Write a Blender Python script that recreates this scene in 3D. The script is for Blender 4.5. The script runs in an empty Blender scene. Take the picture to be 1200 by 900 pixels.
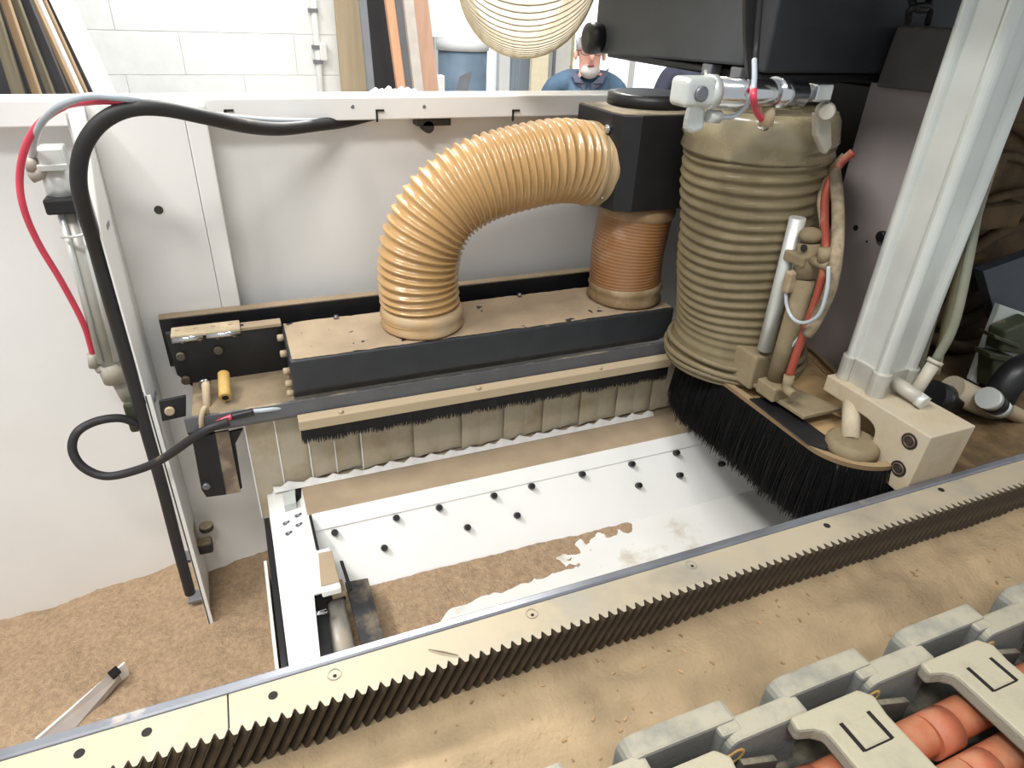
import bpy, bmesh, math, random
from mathutils import Vector as V, Matrix, noise
random.seed(7)
scn = bpy.context.scene
COL = scn.collection

# ------------------------------------------------------------------ camera
F = 775.0                                   # focal length in pixels of the 1200x900 frame
CAM = V((0, 0, 2.0))
_x = V((2113, -358, 775)).normalized()
_d = V((-57, 1340, 775)); _d = (_d - _x * _d.dot(_x)).normalized()
_z = -_d
_y = _z.cross(_x)
ROT = Matrix((_x, _y, _z))                  # world = ROT @ (right, down, forward)
right, down, fwd = ROT.col[0], ROT.col[1], ROT.col[2]
cam = bpy.data.objects.new('camera', bpy.data.cameras.new('camera'))
COL.objects.link(cam)
m4 = Matrix.Identity(4)
for i in range(3):
    m4[i][0] = right[i]; m4[i][1] = -down[i]; m4[i][2] = -fwd[i]; m4[i][3] = CAM[i]
cam.matrix_world = m4
cam.data.sensor_width = 36.0
cam.data.lens = F / 1200 * 36
cam.data.clip_start = 0.02
scn.camera = cam

# ------------------------------------------------------------------ light and exposure
world = bpy.data.worlds.new('world'); scn.world = world
world.use_nodes = True
wb = world.node_tree.nodes['Background']
wb.inputs[0].default_value = (0.93, 0.97, 1.0, 1); wb.inputs[1].default_value = 0.58

def lamp(name, loc, target, size, sizey, power, col):
    l = bpy.data.lights.new(name, 'AREA'); l.shape = 'RECTANGLE'
    l.size = size; l.size_y = sizey; l.energy = power; l.color = col
    o = bpy.data.objects.new(name, l); COL.objects.link(o)
    o.location = loc
    o.rotation_euler = (V(target) - V(loc)).to_track_quat('-Z', 'Y').to_euler()
lamp('bay_fill_light', (1.2, 1.6, 4.8), (1.2, 3.6, 1.6), 1.4, 0.4, 110, (0.97, 0.99, 1))  # fill light added to brighten the block wall and the bay
lamp('ceiling_lamp_rear', (0.95, 3.5, 4.4), (0.2, 0.5, 1.4), 0.9, 0.4, 300, (1, 0.985, 0.955))
lamp('ceiling_lamp_front', (-0.7, -1.2, 4.7), (0.1, 0.9, 1.4), 1.4, 0.4, 70, (1, 0.98, 0.95))
lamp('ceiling_lamp_left', (-1.8, 0.5, 4.7), (0.0, 0.9, 1.4), 1.4, 0.4, 100, (1, 0.98, 0.95))
vs = scn.view_settings
vs.view_transform = 'Standard'; vs.look = 'None'; vs.exposure = 0.1; vs.gamma = 1.0
vs.use_curve_mapping = False

# ------------------------------------------------------------------ measuring helpers (camera survey)
def ray(px, py): return ROT @ V((px - 600, py - 450, F))
def az(px, py, z): d = ray(px, py); return CAM + d * ((z - CAM.z) / d.z)
def ay(px, py, y): d = ray(px, py); return CAM + d * ((y - CAM.y) / d.y)
def ax(px, py, x): d = ray(px, py); return CAM + d * ((x - CAM.x) / d.x)
def apl(px, py, p, n):
    d = ray(px, py); p = V(p); n = V(n)
    return CAM + d * ((p - CAM).dot(n) / d.dot(n))

# ------------------------------------------------------------------ materials
def C(r, g, b):
    f = lambda c: ((c / 255 + 0.055) / 1.055) ** 2.4 if c > 10 else c / 255 / 12.92
    return (f(r), f(g), f(b), 1)
DUST = C(178, 160, 132)
def M(name, col, rough=0.5, metal=0.0, dust=0.0, dcol=None, var=0.12, vs=25.0, bump=0.0, bs=300.0,
      coat=0.0, up=True, trans=0.0, alpha=1.0, sss=0.0, stretch=(1, 1, 1), ior=1.45):
    m = bpy.data.materials.new(name); m.use_nodes = True
    nt = m.node_tree; N = nt.nodes; L = nt.links
    p = N['Principled BSDF']
    p.inputs['Roughness'].default_value = rough; p.inputs['Metallic'].default_value = metal
    p.inputs['Coat Weight'].default_value = coat; p.inputs['Coat Roughness'].default_value = 0.15
    p.inputs['Transmission Weight'].default_value = trans; p.inputs['IOR'].default_value = ior
    p.inputs['Alpha'].default_value = alpha
    if sss: p.inputs['Subsurface Weight'].default_value = sss; p.inputs['Subsurface Radius'].default_value = (0.02, 0.012, 0.006)
    tc = N.new('ShaderNodeTexCoord'); mp = N.new('ShaderNodeMapping')
    mp.inputs['Scale'].default_value = stretch
    L.new(tc.outputs['Object'], mp.inputs['Vector'])
    n1 = N.new('ShaderNodeTexNoise'); n1.inputs['Scale'].default_value = vs; n1.inputs['Detail'].default_value = 6
    L.new(mp.outputs['Vector'], n1.inputs['Vector'])
    mr = N.new('ShaderNodeMapRange'); mr.inputs['From Min'].default_value = 0.3; mr.inputs['From Max'].default_value = 0.7
    mr.inputs['To Min'].default_value = 1 - var; mr.inputs['To Max'].default_value = 1 + var
    L.new(n1.outputs['Fac'], mr.inputs['Value'])
    mu = N.new('ShaderNodeMix'); mu.data_type = 'RGBA'; mu.blend_type = 'MULTIPLY'
    mu.inputs['Factor'].default_value = 1; mu.inputs['A'].default_value = col
    L.new(mr.outputs['Result'], mu.inputs['B'])
    out = mu.outputs['Result']
    if dust > 0:
        n2 = N.new('ShaderNodeTexNoise'); n2.inputs['Scale'].default_value = vs * 0.6 + 6; n2.inputs['Detail'].default_value = 8
        n2.inputs['Roughness'].default_value = 0.65
        L.new(tc.outputs['Object'], n2.inputs['Vector'])
        r2 = N.new('ShaderNodeMapRange'); r2.inputs['From Min'].default_value = 0.72 - dust * 0.55
        r2.inputs['From Max'].default_value = 0.95 - dust * 0.5
        L.new(n2.outputs['Fac'], r2.inputs['Value'])
        fac = r2.outputs['Result']
        if up:
            g = N.new('ShaderNodeNewGeometry'); sx = N.new('ShaderNodeSeparateXYZ')
            L.new(g.outputs['Normal'], sx.inputs[0])
            r3 = N.new('ShaderNodeMapRange'); r3.inputs['From Min'].default_value = 0.25; r3.inputs['From Max'].default_value = 0.85
            r3.inputs['To Min'].default_value = 0.025 * dust
            L.new(sx.outputs['Z'], r3.inputs['Value'])
            mm = N.new('ShaderNodeMath'); mm.operation = 'MULTIPLY'
            L.new(fac, mm.inputs[0]); L.new(r3.outputs['Result'], mm.inputs[1]); fac = mm.outputs[0]
        mx = N.new('ShaderNodeMix'); mx.data_type = 'RGBA'; mx.inputs['B'].default_value = dcol or DUST
        L.new(fac, mx.inputs['Factor']); L.new(out, mx.inputs['A']); out = mx.outputs['Result']
        for key, a, b in (('Roughness', rough, 0.9), ('Metallic', metal, 0.0)):
            q = N.new('ShaderNodeMapRange'); q.inputs['To Min'].default_value = a; q.inputs['To Max'].default_value = b
            L.new(fac, q.inputs['Value']); L.new(q.outputs['Result'], p.inputs[key])
    L.new(out, p.inputs['Base Color'])
    if bump > 0:
        n3 = N.new('ShaderNodeTexNoise'); n3.inputs['Scale'].default_value = bs; n3.inputs['Detail'].default_value = 5
        L.new(mp.outputs['Vector'], n3.inputs['Vector'])
        b = N.new('ShaderNodeBump'); b.inputs['Strength'].default_value = bump; b.inputs['Distance'].default_value = 0.004
        L.new(n3.outputs['Fac'], b.inputs['Height']); L.new(b.outputs['Normal'], p.inputs['Normal'])
    return m

def thin_translucent(m, fac):
    nt = m.node_tree; p = nt.nodes['Principled BSDF']; o = nt.nodes['Material Output']
    t = nt.nodes.new('ShaderNodeBsdfTranslucent'); x = nt.nodes.new('ShaderNodeMixShader'); x.inputs[0].default_value = fac
    t.inputs['Color'].default_value = p.inputs['Base Color'].default_value
    nt.links.new(p.inputs['Base Color'].links[0].from_socket, t.inputs['Color'])
    nt.links.new(p.outputs[0], x.inputs[1]); nt.links.new(t.outputs[0], x.inputs[2]); nt.links.new(x.outputs[0], o.inputs['Surface'])
WHITE = M('white_paint', C(232, 231, 228), 0.45, var=0.03, vs=6)
WHITEDIRTY = M('white_paint_dusty', C(228, 227, 222), 0.5, dust=0.3, var=0.04, vs=9)
BLACK = M('black_paint', C(34, 35, 37), 0.42, dust=0.95, var=0.2)
BLACKDUSTY = M('black_paint_sawdust', C(46, 48, 51), 0.42, dust=0.25, var=0.15)
BLACKBARE = M('black_paint_clean', C(30, 30, 32), 0.4, var=0.2)
DARKGREY = M('dark_grey_paint', C(66, 70, 74), 0.5, var=0.08, vs=12)
DARKGREY2 = M('charcoal_cover', C(92, 89, 87), 0.6, dust=0.5, var=0.1)
MAUVE = M('mauve_grey_paint', C(164, 154, 152), 0.55, dust=0.3, var=0.05, vs=8)
STEEL = M('steel', C(150, 152, 156), 0.25, 1.0, var=0.1)
STEELDARK = M('rail_steel', C(128, 130, 136), 0.35, 0.6, dust=0.25, var=0.15, vs=18)
CHROME = M('chrome', C(205, 207, 210), 0.15, 1.0, var=0.05)
ALU = M('aluminium', C(212, 216, 212), 0.36, 0.45, dust=0.35, var=0.06, vs=14)
ALUDUST = M('aluminium_dusty', C(178, 168, 146), 0.55, 0.3, dust=1.1, up=False, var=0.08)
CREAM = M('machined_block_dusty', C(188, 178, 157), 0.65, 0.1, dust=0.7, up=False, dcol=C(174, 158, 132), var=0.07, vs=14, bump=0.15)
RACK = M('rack_steel_dusty', C(148, 143, 131), 0.6, 0.2, dust=0.8, up=True, dcol=C(162, 150, 128), var=0.22, vs=12)
TOOTH = M('dark_tooth_steel', C(72, 62, 50), 0.55, 0.3, dust=0.35, up=False, dcol=C(120, 98, 70), var=0.25, vs=60)  # dark brown flanks; tooth tops take the rack material
BEDDUST = M('sawdust_on_bed', C(150, 130, 101), 0.95, var=0.26, vs=11, bump=0.5, bs=220)
FLOORDUST = M('sawdust_pile', C(166, 141, 113), 0.95, var=0.2, vs=110, bump=1.0, bs=260)
TANDUST = M('sawdust_film', C(166, 147, 122), 0.9, var=0.12, vs=16, bump=0.15, bs=300)
STRIP = M('dusty_vinyl', C(178, 168, 148), 0.7, dust=0.5, up=False, dcol=C(162, 147, 121), var=0.07, vs=14)
AMBER = M('amber_hose', C(186, 149, 99), 0.3, coat=0.6, var=0.1, vs=10, sss=0.12)
ORANGEHOSE = M('copper_brown_hose', C(150, 106, 68), 0.4, coat=0.4, dust=0.3, up=False, var=0.12, vs=12)
KHAKI = M('khaki_hose', C(124, 112, 84), 0.6, coat=0.1, dust=0.7, up=False, dcol=C(110, 99, 74), var=0.12, vs=12)
CLEARHOSE = M('translucent_hose', C(255, 250, 236), 0.35, coat=0.3, var=0.03)
thin_translucent(CLEARHOSE, .7)
def see_through(m, fac):
    nt = m.node_tree; o = nt.nodes['Material Output']; src = o.inputs['Surface'].links[0].from_socket
    t = nt.nodes.new('ShaderNodeBsdfTransparent'); x = nt.nodes.new('ShaderNodeMixShader'); x.inputs[0].default_value = fac
    nt.links.new(src, x.inputs[1]); nt.links.new(t.outputs[0], x.inputs[2]); nt.links.new(x.outputs[0], o.inputs['Surface'])
see_through(CLEARHOSE, .5)
CLEARRIB = M('translucent_hose_wire', C(186, 170, 138), 0.4, var=0.1)
RUBBER = M('black_rubber', C(38, 37, 38), 0.55, dust=0.25, var=0.15)
BRISTLE = M('black_bristles', C(14, 14, 15), 0.6, var=0.3, vs=60)
REDTUBE = M('red_tube', C(205, 62, 84), 0.35, coat=0.3, var=0.08)
REDDUSTY = M('red_tube_dusty', C(150, 70, 54), 0.5, dust=0.3, up=False, var=0.1)
GREYTUBE = M('grey_tube', C(168, 176, 182), 0.35, coat=0.3, var=0.08)
YELLOW = M('yellow_plastic', C(196, 160, 92), 0.5, dust=0.3, var=0.08)
CHAIN = M('chain_plastic_dusty', C(112, 114, 110), 0.75, dust=0.8, dcol=C(160, 154, 136), var=0.14, vs=18, bump=0.2)
CHAINDARK = M('chain_plastic', C(66, 66, 62), 0.7, dust=0.5, dcol=C(150, 140, 116), var=0.2, vs=22)
CHAINBAR = M('chain_crossbar_dusty', C(140, 136, 122), 0.8, dust=0.9, dcol=C(166, 159, 137), var=0.1, vs=18, bump=0.2)
COPPER = M('orange_cable', C(170, 92, 62), 0.55, dust=0.55, up=True, dcol=C(176, 128, 96), var=0.12)
LIFTM = M('lift_dusty', C(146, 132, 106), 0.7, 0.1, dust=0.8, up=False, dcol=C(128, 114, 88), var=0.12, vs=30, bump=0.2)
FITTING = M('pale_fitting', C(172, 168, 156), 0.5, 0.15, dust=0.4, up=False, dcol=C(160, 148, 126), var=0.08)
OLIVE = M('olive_plastic', C(62, 68, 48), 0.5, dust=0.4, var=0.2)
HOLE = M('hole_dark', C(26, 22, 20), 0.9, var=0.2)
BROWNDARK = M('dusty_shaded_metal', C(70, 56, 38), 0.85, dust=0.7, up=False, dcol=C(98, 78, 52), var=0.3, vs=22, bump=0.5, bs=60)  # dust mottling, with the shadow behind the head put into the brown
BLUEGREY = M('blue_grey_panel', C(74, 80, 88), 0.6, var=0.1)
PALEPLATE = M('pale_plate', C(196, 202, 198), 0.6, dust=0.4, up=False, var=0.08)
CONC = M('concrete', C(150, 147, 142), 0.9, var=0.15, vs=4)
BLOCKP = M('painted_block', C(234, 234, 231), 0.6, var=0.04, vs=14, bump=0.2, bs=50)
MORTAR = M('painted_mortar', C(226, 225, 222), 0.8, var=0.06, vs=14)
BOARDTAN = M('board_tan', C(140, 116, 88), 0.75, var=0.14, vs=9, stretch=(6, 6, 0.6))
BOARDBLK = M('board_black', C(48, 48, 50), 0.6, var=0.2, vs=8)
BOARDOLIVE = M('board_olive', C(104, 96, 78), 0.75, var=0.25, vs=9, stretch=(6, 6, 0.6))
BOARDOR = M('board_orange', C(204, 154, 120), 0.7, var=0.08, vs=9, stretch=(6, 6, 0.6))
BOARDPINK = M('board_pink', C(196, 158, 134), 0.7, var=0.08, vs=9, stretch=(6, 6, 0.6))
BOARDGREY = M('board_grey', C(120, 122, 126), 0.6, var=0.12, vs=9)
BLUEBIN = M('blue_translucent_sheet', C(112, 130, 146), 0.4, var=0.2, vs=5)
DRAPE = M('grey_blue_drape', C(150, 160, 170), 0.7, var=0.15, vs=9, stretch=(6, 6, 0.3))
SKIN = M('skin', C(224, 168, 150), 0.55, var=0.06, vs=30, sss=0.1)
DENIM = M('blue_jacket', C(66, 88, 108), 0.8, var=0.2, vs=14, bump=0.5, bs=18)
NAVY = M('dark_jacket', C(70, 72, 88), 0.8, var=0.18, vs=12, bump=0.5, bs=16)
TROUSER = M('trouser_cloth', C(50, 54, 64), 0.85, var=0.15)
CAPW = M('white_cap', C(230, 230, 232), 0.7, var=0.04)
HAIR = M('grey_hair', C(176, 170, 164), 0.8, var=0.1, vs=60)
GLASSF = M('dark_frame', C(40, 38, 38), 0.4, var=0.1)

# ------------------------------------------------------------------ mesh builder
class MB:
    def __init__(s): s.v = []; s.f = []; s.sm = []
    def add(s, vs, fs, smooth=False):
        o = len(s.v); s.v += [tuple(p) for p in vs]
        for f in fs: s.f.append([o + i for i in f]); s.sm.append(smooth)
        return s
    def box(s, x0, x1, y0, y1, z0, z1):
        return s.prism([(x0, y0, z0), (x1, y0, z0), (x1, y1, z0), (x0, y1, z0)], (0, 0, z1 - z0))
    def obox(s, c, ex, ey, ez):                      # centre and three half-axis vectors
        c, ex, ey, ez = V(c), V(ex), V(ey), V(ez)
        return s.prism([c - ex - ey - ez, c + ex - ey - ez, c + ex + ey - ez, c - ex + ey - ez], ez * 2)
    def prism(s, pts, vec):
        n = len(pts); vec = V(vec); a = [V(p) for p in pts]; b = [p + vec for p in a]
        fs = [list(range(n))[::-1], list(range(n, 2 * n))]
        fs += [[i, (i + 1) % n, n + (i + 1) % n, n + i] for i in range(n)]
        return s.add(a + b, fs)
    def tube(s, pts, r, n=12, cap=True, smooth=True):
        pts = [V(p) for p in pts]; m = len(pts)
        rs = r if isinstance(r, (list, tuple)) else [r] * m
        vs = []; up = None
        for i in range(m):
            t = (pts[min(i + 1, m - 1)] - pts[max(i - 1, 0)]).normalized()
            if up is None:
                up = V((0, 0, 1)) if abs(t.z) < 0.9 else V((0, 1, 0))
            up = (up - t * up.dot(t)).normalized(); w = t.cross(up)
            for k in range(n):
                a = 2 * math.pi * k / n
                rr = rs[i](a) if callable(rs[i]) else rs[i]
                vs.append(pts[i] + (up * math.cos(a) + w * math.sin(a)) * rr)
        fs = [[i * n + k, i * n + (k + 1) % n, (i + 1) * n + (k + 1) % n, (i + 1) * n + k] for i in range(m - 1) for k in range(n)]
        s.add(vs, fs, smooth)
        if cap:
            s.add(vs[:n], [list(range(n))[::-1]]); s.add(vs[-n:], [list(range(n))])
        return s
    def cyl(s, a, b, r, r2=None, n=20): return s.tube([a, b], [r, r if r2 is None else r2], n)
    def ball(s, c, r, sx=1, sy=1, sz=1, n=16, m=10):
        c = V(c); vs = [c + V((0, 0, r * sz))]
        for i in range(1, m):
            t = math.pi * i / m
            for k in range(n):
                a = 2 * math.pi * k / n
                vs.append(c + V((r * sx * math.sin(t) * math.cos(a), r * sy * math.sin(t) * math.sin(a), r * sz * math.cos(t))))
        vs.append(c - V((0, 0, r * sz))); e = len(vs) - 1
        fs = [[0, 1 + k, 1 + (k + 1) % n] for k in range(n)]
        fs += [[1 + i * n + k, 1 + (i + 1) * n + k, 1 + (i + 1) * n + (k + 1) % n, 1 + i * n + (k + 1) % n] for i in range(m - 2) for k in range(n)]
        fs += [[e, 1 + (m - 2) * n + (k + 1) % n, 1 + (m - 2) * n + k] for k in range(n)]
        return s.add(vs, fs, True)
    def build(s, name, mat, parent=None, bevel=0.0, seg=2, origin=None):
        me = bpy.data.meshes.new(name)
        off = LOC[parent.name] if parent is not None else (V(origin) if origin is not None else V((0, 0, 0)))
        me.from_pydata([tuple(V(p) - off) for p in s.v], [], s.f)
        me.polygons.foreach_set('use_smooth', s.sm)
        bm = bmesh.new(); bm.from_mesh(me)
        bmesh.ops.remove_doubles(bm, verts=bm.verts, dist=1e-6)
        bmesh.ops.recalc_face_normals(bm, faces=bm.faces)
        bm.to_mesh(me); bm.free()
        me.materials.append(mat)
        o = bpy.data.objects.new(name, me); COL.objects.link(o)
        if parent is not None: o.parent = parent; LOC[o.name] = off
        else: o.location = off; LOC[o.name] = off
        if bevel > 0:
            b = o.modifiers.new('bevel', 'BEVEL'); b.width = bevel; b.segments = seg; b.limit_method = 'ANGLE'; b.angle_limit = math.radians(40)
        return o
LOC = {}
def tag(o, label=None, cat=None, group=None, kind=None):
    if label: o['label'] = label
    if cat: o['category'] = cat
    if group: o['group'] = group
    if kind: o['kind'] = kind
    return o
def thing(name, label, cat, loc, group=None):
    o = bpy.data.objects.new(name, None); COL.objects.link(o)
    o.empty_display_size = 0.05; o.location = loc; LOC[o.name] = V(loc)
    return tag(o, label, cat, group)
def inst(src, delta, parent=None):                  # a shifted copy sharing mesh data
    o = src.copy(); COL.objects.link(o); o.location = src.location + V(delta)
    if parent is not None: o.parent = parent
    LOC[o.name] = LOC.get(src.name, V((0, 0, 0)))
    return o
def box(name, mat, parent, x0, x1, y0, y1, z0, z1, bevel=0.0):
    return MB().box(x0, x1, y0, y1, z0, z1).build(name, mat, parent, bevel)
def spline(pts, k=8):
    pts = [V(p) for p in pts]; P = [pts[0] * 2 - pts[1]] + pts + [pts[-1] * 2 - pts[-2]]; out = []
    for i in range(1, len(P) - 2):
        a, b, c, d = P[i - 1:i + 3]
        for j in range(k):
            t = j / k
            out.append(0.5 * ((2 * b) + (c - a) * t + (2 * a - 5 * b + 4 * c - d) * t * t + (3 * b - a - 3 * c + d) * t ** 3))
    return out + [pts[-1]]
def resample(pts, step):
    L = [0]
    for a, b in zip(pts, pts[1:]): L.append(L[-1] + (b - a).length)
    n = max(2, int(L[-1] / step)); out = []; j = 0
    for i in range(n + 1):
        s = L[-1] * i / n
        while j < len(pts) - 2 and L[j + 1] < s: j += 1
        out.append(pts[j].lerp(pts[j + 1], (s - L[j]) / max(1e-9, L[j + 1] - L[j])))
    return out
def ribbed(path, r, amp, pitch, n=44, sub=8, sharp=2.0, wob=0.0):
    p = resample(spline(path, 16), pitch / sub); rs = []
    for i in range(len(p)):
        s = i / sub
        w = wob * noise.noise(V((s * 0.35, 3.1, 0)))
        rs.append(lambda a, s=s, w=w: r + w * math.cos(a + s * .2) + amp * (abs(math.cos(math.pi * (s + a / (2 * math.pi)))) ** sharp))
    return MB().tube(p, rs, n)
def bolt(parent, p, axis, r=0.005, h=0.004, mat=None, name='bolt'):
    p = V(p); axis = V(axis).normalized()
    m = MB().tube([p, p + axis * h * 0.8, p + axis * h], [r, r, r * 0.8], 12)
    m.tube([p + axis * h * 0.6, p + axis * (h * 1.02)], r * 0.45, 6)
    return m.build(name, mat or STEEL, parent)
def grid(x0, x1, y0, y1, nx, ny, fz):
    m = MB(); vs = [(x0 + (x1 - x0) * i / nx, y0 + (y1 - y0) * j / ny, 0) for j in range(ny + 1) for i in range(nx + 1)]
    vs = [(x, y, fz(x, y)) for x, y, _ in vs]
    fs = [[j * (nx + 1) + i, j * (nx + 1) + i + 1, (j + 1) * (nx + 1) + i + 1, (j + 1) * (nx + 1) + i] for j in range(ny) for i in range(nx)]
    return m.add(vs, fs, True)
def fbm(x, y, s, seed=0.0, o=4):
    return noise.fractal(V((x * s, y * s, seed)), 1.0, 2.0, o)

# ================================================================== SETTING
fl = MB().box(-6, 9, -2, 10, -0.1, 0).build('floor', CONC); tag(fl, 'grey concrete workshop floor behind the machine', None, kind='structure')
# painted block wall
WBY = 3.4
xe = ay(470, 60, WBY).x
wb_ = MB().box(-5, xe, WBY + 0.004, WBY + 0.25, 0, 3.4).build('wall_back', MORTAR); tag(wb_, 'white painted block wall behind the machine', None, kind='structure')
z1 = ay(200, 37, WBY).z; z2 = ay(200, 88, WBY).z; ch = z1 - z2
bl = 0.46
proto = MB().box(0.001, bl - 0.001, 0, 0.05, 0.001, ch - 0.001).build('block', BLOCKP, None, 0.0015)
first = True
for r in range(-2, 4):
    for c in range(-5, 7):
        x = ay(150, 100, WBY).x + c * bl + (0 if r % 2 else bl / 2)
        if x > xe - .12: continue
        o = proto if first else proto.copy()
        if not first: COL.objects.link(o)
        first = False
        o.parent = wb_; o.location = (x, WBY, z2 + r * ch)
# far daylight wall with a window opening and a doorway column
FY = 6.5
fx0 = xe; fx1 = 7.5
wf = MB(); 
wf.box(fx0, 9, FY, FY + 0.2, 0, 0.9); wf.box(fx0, 9, FY, FY + 0.2, 3.0, 3.4)
wf.box(fx0, ay(505, 60, FY).x, FY, FY + 0.2, 0.9, 3.0); wf.box(7.5, 9, FY, FY + 0.2, 0.9, 3.0)
w2 = wf.build('wall_far', BLOCKP); tag(w2, 'white wall of the bright bay with a wide opening', None, kind='structure')
wn = MB(); 
for px in (512, 584, 655, 740, 850):
    a = ay(px, 60, FY); wn.box(a.x - 0.035, a.x + 0.035, FY - 0.05, FY + 0.05, 0.9, 3.0)
wn.box(ay(505, 60, FY).x, 7.5, FY - 0.05, FY + 0.05, 0.88, 0.96)
w3 = wn.build('window_1', WHITE); tag(w3, 'white framed daylight window in the far bay', None, kind='structure')

pm = bpy.data.materials.new('daylight_pane'); pm.use_nodes = True
_e = pm.node_tree.nodes['Principled BSDF']; _e.inputs['Base Color'].default_value = (.8, .85, .9, 1); _e.inputs['Emission Color'].default_value = (.93, .97, 1, 1); _e.inputs['Emission Strength'].default_value = 1.1
xs_ = [ay(px, 60, FY).x for px in (512, 584, 655, 740, 850)] + [7.5]
for a, b in zip(xs_, xs_[1:]): MB().box(a + .035, b - .035, FY + .02, FY + .03, .96, 3.0).build('pane', pm, w3)
# ---- leaning boards and sheets behind the enclosure
def board(name, label, mat, b0, b1, t0, t1, Y, thick=0.03, cat='board', group=None, ztop=2.7):
    B0, B1, T0, T1 = ay(*b0, Y), ay(*b1, Y), ay(*t0, Y), ay(*t1, Y)
    def ext(b, t, z): return b + (t - b) * ((z - b.z) / (t.z - b.z))
    q = [ext(B0, T0, 0), ext(B1, T1, 0), ext(B1, T1, ztop), ext(B0, T0, ztop)]
    # keep the real width constant along the length
    w = (B1.x - B0.x) if name != 'leaning_board' else .72 * (B1.x - B0.x + T1.x - T0.x) / 2; mid0 = (q[0] + q[1]) / 2; mid1 = (q[2] + q[3]) / 2
    q = [mid0 - V((w / 2, 0, 0)), mid0 + V((w / 2, 0, 0)), mid1 + V((w / 2, 0, 0)), mid1 - V((w / 2, 0, 0))]
    o = MB().prism(q, (0, thick, 0)).build(name, mat, None, 0.002, origin=mid0)
    return tag(o, label, cat, group)
G = 'boards leaning in the rack behind the enclosure'  # black boards in this stack paint the dark gaps between boards
board('leaning_board', 'short tan board half hidden at the outer edge of the leaning stack', BOARDOLIVE, (10, 115), (33, 115), (-22, 0), (-6, 0), 2.116, group=G)
board('leaning_board', 'tan wooden board between two black boards in the leaning stack', BOARDTAN, (35, 115), (52, 115), (-1, 0), (9, 0), 2.152, group=G)
board('leaning_board', 'black board painting the dark gap beside the tan wooden board', BOARDBLK, (33, 115), (37, 115), (-8, 0), (-1, 0), 2.188, group=G)
board('leaning_board', 'olive brown board with black board on its right in the stack', BOARDOLIVE, (54, 115), (67, 115), (11, 0), (22, 0), 2.224, group=G)
board('leaning_board', 'wide black board painting the dark gap between olive brown and pale tan boards', BOARDBLK, (66, 115), (86, 115), (21, 0), (35, 0), 2.260, group=G)
board('leaning_board', 'pale tan board next to the thin white strip in the stack', BOARDTAN, (85, 113), (93, 113), (33, 0), (41, 0), 2.296, group=G)
board('leaning_board', 'thin white strip board between two tan boards in the stack', WHITE, (93, 113), (99, 113), (42, 0), (47, 0), 2.332, group=G)
board('leaning_board', 'narrow brown board squeezed between white strip and white beam', BOARDTAN, (99, 112), (104, 112), (48, 0), (53, 0), 2.368, group=G)
board('leaning_board', 'thin black board painting the dark gap beside the white beam', BOARDBLK, (104, 112), (111, 112), (53, 0), (60, 0), 2.404, group=G)
board('white_beam', 'broad white painted beam at the end of the leaning board stack', WHITE, (110, 110), (131, 108), (58, 0), (80, 0), 2.0, 0.06, 'beam')
board('tan_sheet', 'wide tan cardboard sheet standing at the end of the block wall', M('tan_sheet', C(184, 166, 138), 0.8, var=0.1, vs=6, stretch=(6, 6, .4)), (402, 112), (434, 110), (396, 0), (424, 0), 3.3, 0.05, 'sheet')
board('dark_gap_sheet', 'added black sheet painting the dark gaps behind the leaning boards', BOARDBLK, (-60, 115), (112, 112), (-100, 0), (60, 0), 2.5, 0.02, 'sheet')  # added sheet, its black paints the shade in the gaps
G2 = 'boards leaning beside the tan sheet'
board('leaning_plank', 'thin grey plank between tan sheet and wide black plank', BOARDGREY, (432, 110), (440, 110), (421, 0), (430, 0), 2.958, group=G2)
board('leaning_plank', 'wide black plank leaning beside the narrow orange plank', BOARDBLK, (439, 109), (466, 107), (430, 0), (451, 0), 3.066, group=G2)
board('leaning_plank', 'narrow orange plank leaning in front of the black plank', BOARDOR, (466, 106), (476, 107), (450, 0), (464, 0), 2.922, group=G2)
board('leaning_plank', 'dark slate plank right behind the narrow orange plank', BOARDGREY, (473, 105), (486, 105), (463, 0), (476, 0), 3.030, group=G2)
board('leaning_plank', 'pale grey plank between slate plank and pink brown plank', M('board_pale', C(190, 182, 172), 0.7, var=0.08), (486, 108), (497, 110), (476, 0), (482, 0), 2.886, group=G2)
board('leaning_plank', 'broad pink brown plank leaning by the bright window', BOARDPINK, (496, 111), (515, 111), (481, 0), (502, 0), 2.994, group=G2)
# crumpled white paper on the rail
pp = MB(); a = ay(440, 111, 1.3); b = ay(487, 108, 1.3)
# ---- conduit on block wall
a = ay(362, -60, WBY); b = ay(375, 112, WBY)
t = thing('wall_conduit', 'white electrical conduit with a small switch box on the block wall', 'conduit', (b.x, WBY - 0.02, 1.0))
MB().tube([(a.x, WBY - 0.015, 2.6), (b.x, WBY - 0.015, 1.0)], 0.014, 10).build('pipe', WHITE, t)
s = ay(377, 60, WBY); MB().box(s.x - 0.012, s.x + 0.018, WBY - 0.04, WBY, s.z - 0.035, s.z + 0.035).build('switch_box', WHITE, t, 0.004)
for py in (12, 55, 72):
    s = ay(365 + py * .1, py, WBY); MB().box(s.x - 0.02, s.x + 0.02, WBY - 0.032, WBY, s.z - 0.008, s.z + 0.008).build('clip', BOARDGREY, t)
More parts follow.
